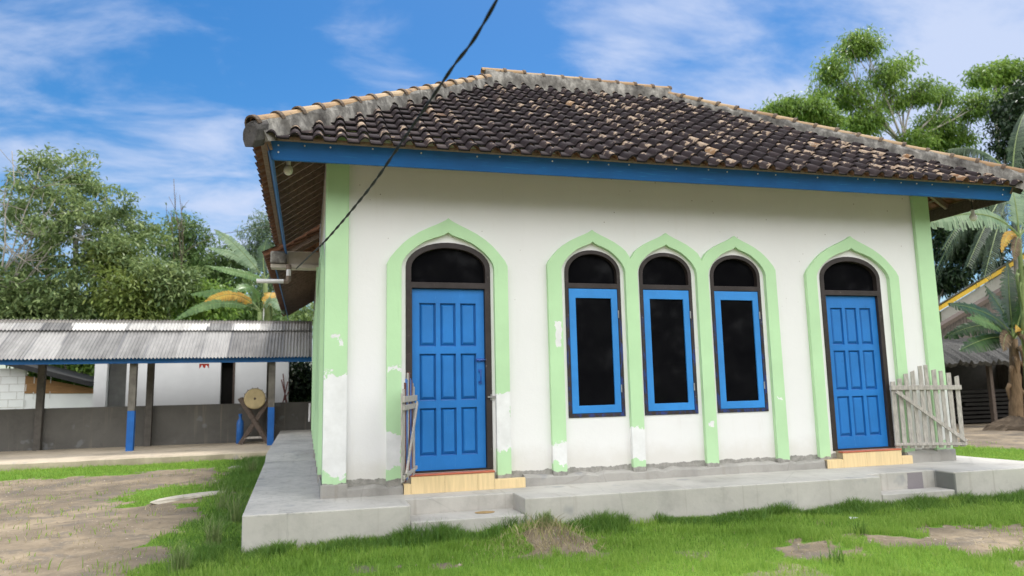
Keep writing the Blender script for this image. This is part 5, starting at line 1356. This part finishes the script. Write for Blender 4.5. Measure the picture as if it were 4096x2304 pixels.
weed(2.02, -1.2, 'dry trampled grass on the soil mound by the left step', .16, 140, 7)
weed(-1.05, 5.3, 'white flowering weed where the side walk ramps up', .40, 80, 8, 'weed')
t = MB(); t.add([(0, 0, 0), (.10, .02, .006), (.12, .06, 0), (.02, .05, .014)], [(0, 1, 2, 3)]); o = t.build('paper_scrap', 'litter', loc=(5.1, -1.63, GZ+.05)); o.modifiers.new('thick', 'SOLIDIFY').thickness = .004; tag(o, 'white paper scrap lying on the lawn near the right step', 'litter')
def stone(x, y, sx, sy_, sz, rz, label, seed, mat='stone'):
    r = random.Random(seed); t = MB(); v = []; f = []; n = 12
    for i, (q, z) in enumerate(((1.0, -.3), (1.02, .4), (.92, .85), (.6, 1.0))):
        for k in range(n): a = 2*PI*k/n; j = 1+r.uniform(-.12, .12); v.append((q*sx*math.cos(a)*j, q*sy_*math.sin(a)*j, sz*z))
    for i in range(3):
        for k in range(n): f.append((i*n+k, i*n+(k+1) % n, (i+1)*n+(k+1) % n, (i+1)*n+k))
    f.append(tuple(3*n+k for k in range(n))); t.add(v, f); o = t.build('stone', mat, loc=(x, y, float(gheight(np.array([x]), np.array([y]))[0])), rot=(0, 0, rz)); tag(o, label, 'stone')
stone(-1.68, 3.12, .52, .16, .05, rad(38), 'flat pale stone slab lying in the grass left of the side walk', 1)
stone(-5.05, 5.2, .22, .12, .05, .3, 'flat pale stone on the dirt yard at the far left', 2)
stone(-1.42, 6.6, .14, .09, .09, .6, 'rounded white stone beside the side walk ramp', 3)
t = MB(); t.lathe([(.10, 0), (.105, .004), (.06, .007), (.01, .008)], 14); o = t.build('dry_leaf', 'stain', loc=(1.57, -.60, -.154)); o.scale = (1, .62, 1); tag(o, 'flat dry brown leaf lying on the lower left step', 'leaf')

# ------------------------------------------------------------------ light and sky
SUN_EL, SUN_AZ = rad(66), rad(35)          # azimuth clockwise from +y
sv = Vector((math.cos(SUN_EL)*math.sin(SUN_AZ), math.cos(SUN_EL)*math.cos(SUN_AZ), math.sin(SUN_EL)))
sl_ = bpy.data.lights.new('sun', 'SUN'); sl_.energy = 2.0; sl_.angle = rad(14); sl_.color = (1, .97, .92)
so = bpy.data.objects.new('sun', sl_); COL.objects.link(so); so.rotation_euler = sv.to_track_quat('Z', 'Y').to_euler()
world = bpy.data.worlds.new('World'); scene.world = world; world.use_nodes = True
nt = world.node_tree; nt.nodes.clear()
class WT(NT):
    def __init__(s, t): s.t = t
w = WT(nt)
sky = w.n('ShaderNodeTexSky'); sky.sky_type = 'NISHITA'; sky.sun_disc = False; sky.sun_elevation = SUN_EL; sky.sun_rotation = SUN_AZ
sky.air_density = 1.0; sky.dust_density = .6; sky.ozone_density = 2.0
g = w.coord('Generated')
sx = w.n('ShaderNodeSeparateXYZ'); w.l(g, sx.inputs[0]); dx, dy, dz = sx.outputs
hh = w.math('ADD', w.math('MAXIMUM', dz, 0.0), .22)
cv = w.n('ShaderNodeCombineXYZ'); w.l(w.math('DIVIDE', dx, hh), cv.inputs[0]); w.l(w.math('DIVIDE', dy, hh), cv.inputs[1])
big = w.noise(w.mapv(cv.outputs[0], (.75, .75, 1), (1.3, .4, 0)), 1.0, 3, .5, .2)
fine = w.noise(w.mapv(cv.outputs[0], (1.0, 1.7, 1), (0, 0, 0), (0, 0, rad(28))), 2.6, 9, .60, .35)
dens = w.math('ADD', w.math('MULTIPLY', big, .35), w.math('MULTIPLY', fine, .65))
def lobe(px, py, s, amp):
    v = RT*((px*1.59006-2048)/FPX)+DN*((py*1.59006-1152)/FPX)+FW; v = v/np.linalg.norm(v)
    q = w.n('ShaderNodeVectorMath', operation='DISTANCE'); w.l(g, q.inputs[0]); q.inputs[1].default_value = tuple(v)
    e = w.math('POWER', 2.718, w.math('MULTIPLY', w.math('POWER', w.math('DIVIDE', q.outputs['Value'], s), 2.0), -1.0))
    return w.math('MULTIPLY', e, amp)
L_ = [(150, 180, .22, .15), (420, 330, .20, .14), (560, 480, .16, .12), (880, 80, .10, .10), (1000, 160, .07, .07), (1750, 40, .22, .10), (2400, 170, .15, .18), (2520, 60, .16, .14), (1500, 30, .12, .08), (1950, 190, .13, .09),
      (520, 60, .16, -.10), (250, 330, .10, -.12), (750, 210, .10, -.12), (1750, 190, .08, -.08), (1250, 170, .12, -.10), (420, 460, .08, -.06), (2200, 20, .07, -.08)]
for l in L_: dens = w.math('ADD', dens, lobe(*l))
# a large bank of bright cloud on the side of the sky behind the viewer
bank = w.math('MULTIPLY', w.step(dy, .1, -.4), .34); dens = w.math('ADD', dens, bank)
cl = w.step(dens, .51, .79)
clc = w.mix(w.step(dy, .1, -.4), (4.9, 5.6, 7.3), (25.5, 25.7, 26.0))
hs = w.n('ShaderNodeHueSaturation'); hs.inputs['Saturation'].default_value = 1.46; hs.inputs['Value'].default_value = 1.0; w.l(sky.outputs[0], hs.inputs['Color'])
colr = w.mix(w.math('MULTIPLY', cl, .92), hs.outputs[0], clc)
bg = w.n('ShaderNodeBackground'); w.l(colr, bg.inputs[0]); bg.inputs[1].default_value = .07
wo = w.n('ShaderNodeOutputWorld'); w.l(bg.outputs[0], wo.inputs[0])

scene.view_settings.view_transform = 'Standard'; scene.view_settings.look = 'None'
scene.view_settings.exposure = 0.92; scene.view_settings.gamma = 1.0
scene.cycles.use_denoising = True
scene.cycles.max_bounces = 6; scene.cycles.diffuse_bounces = 4; scene.cycles.transmission_bounces = 4; scene.cycles.transparent_max_bounces = 6
scene.render.film_transparent = False
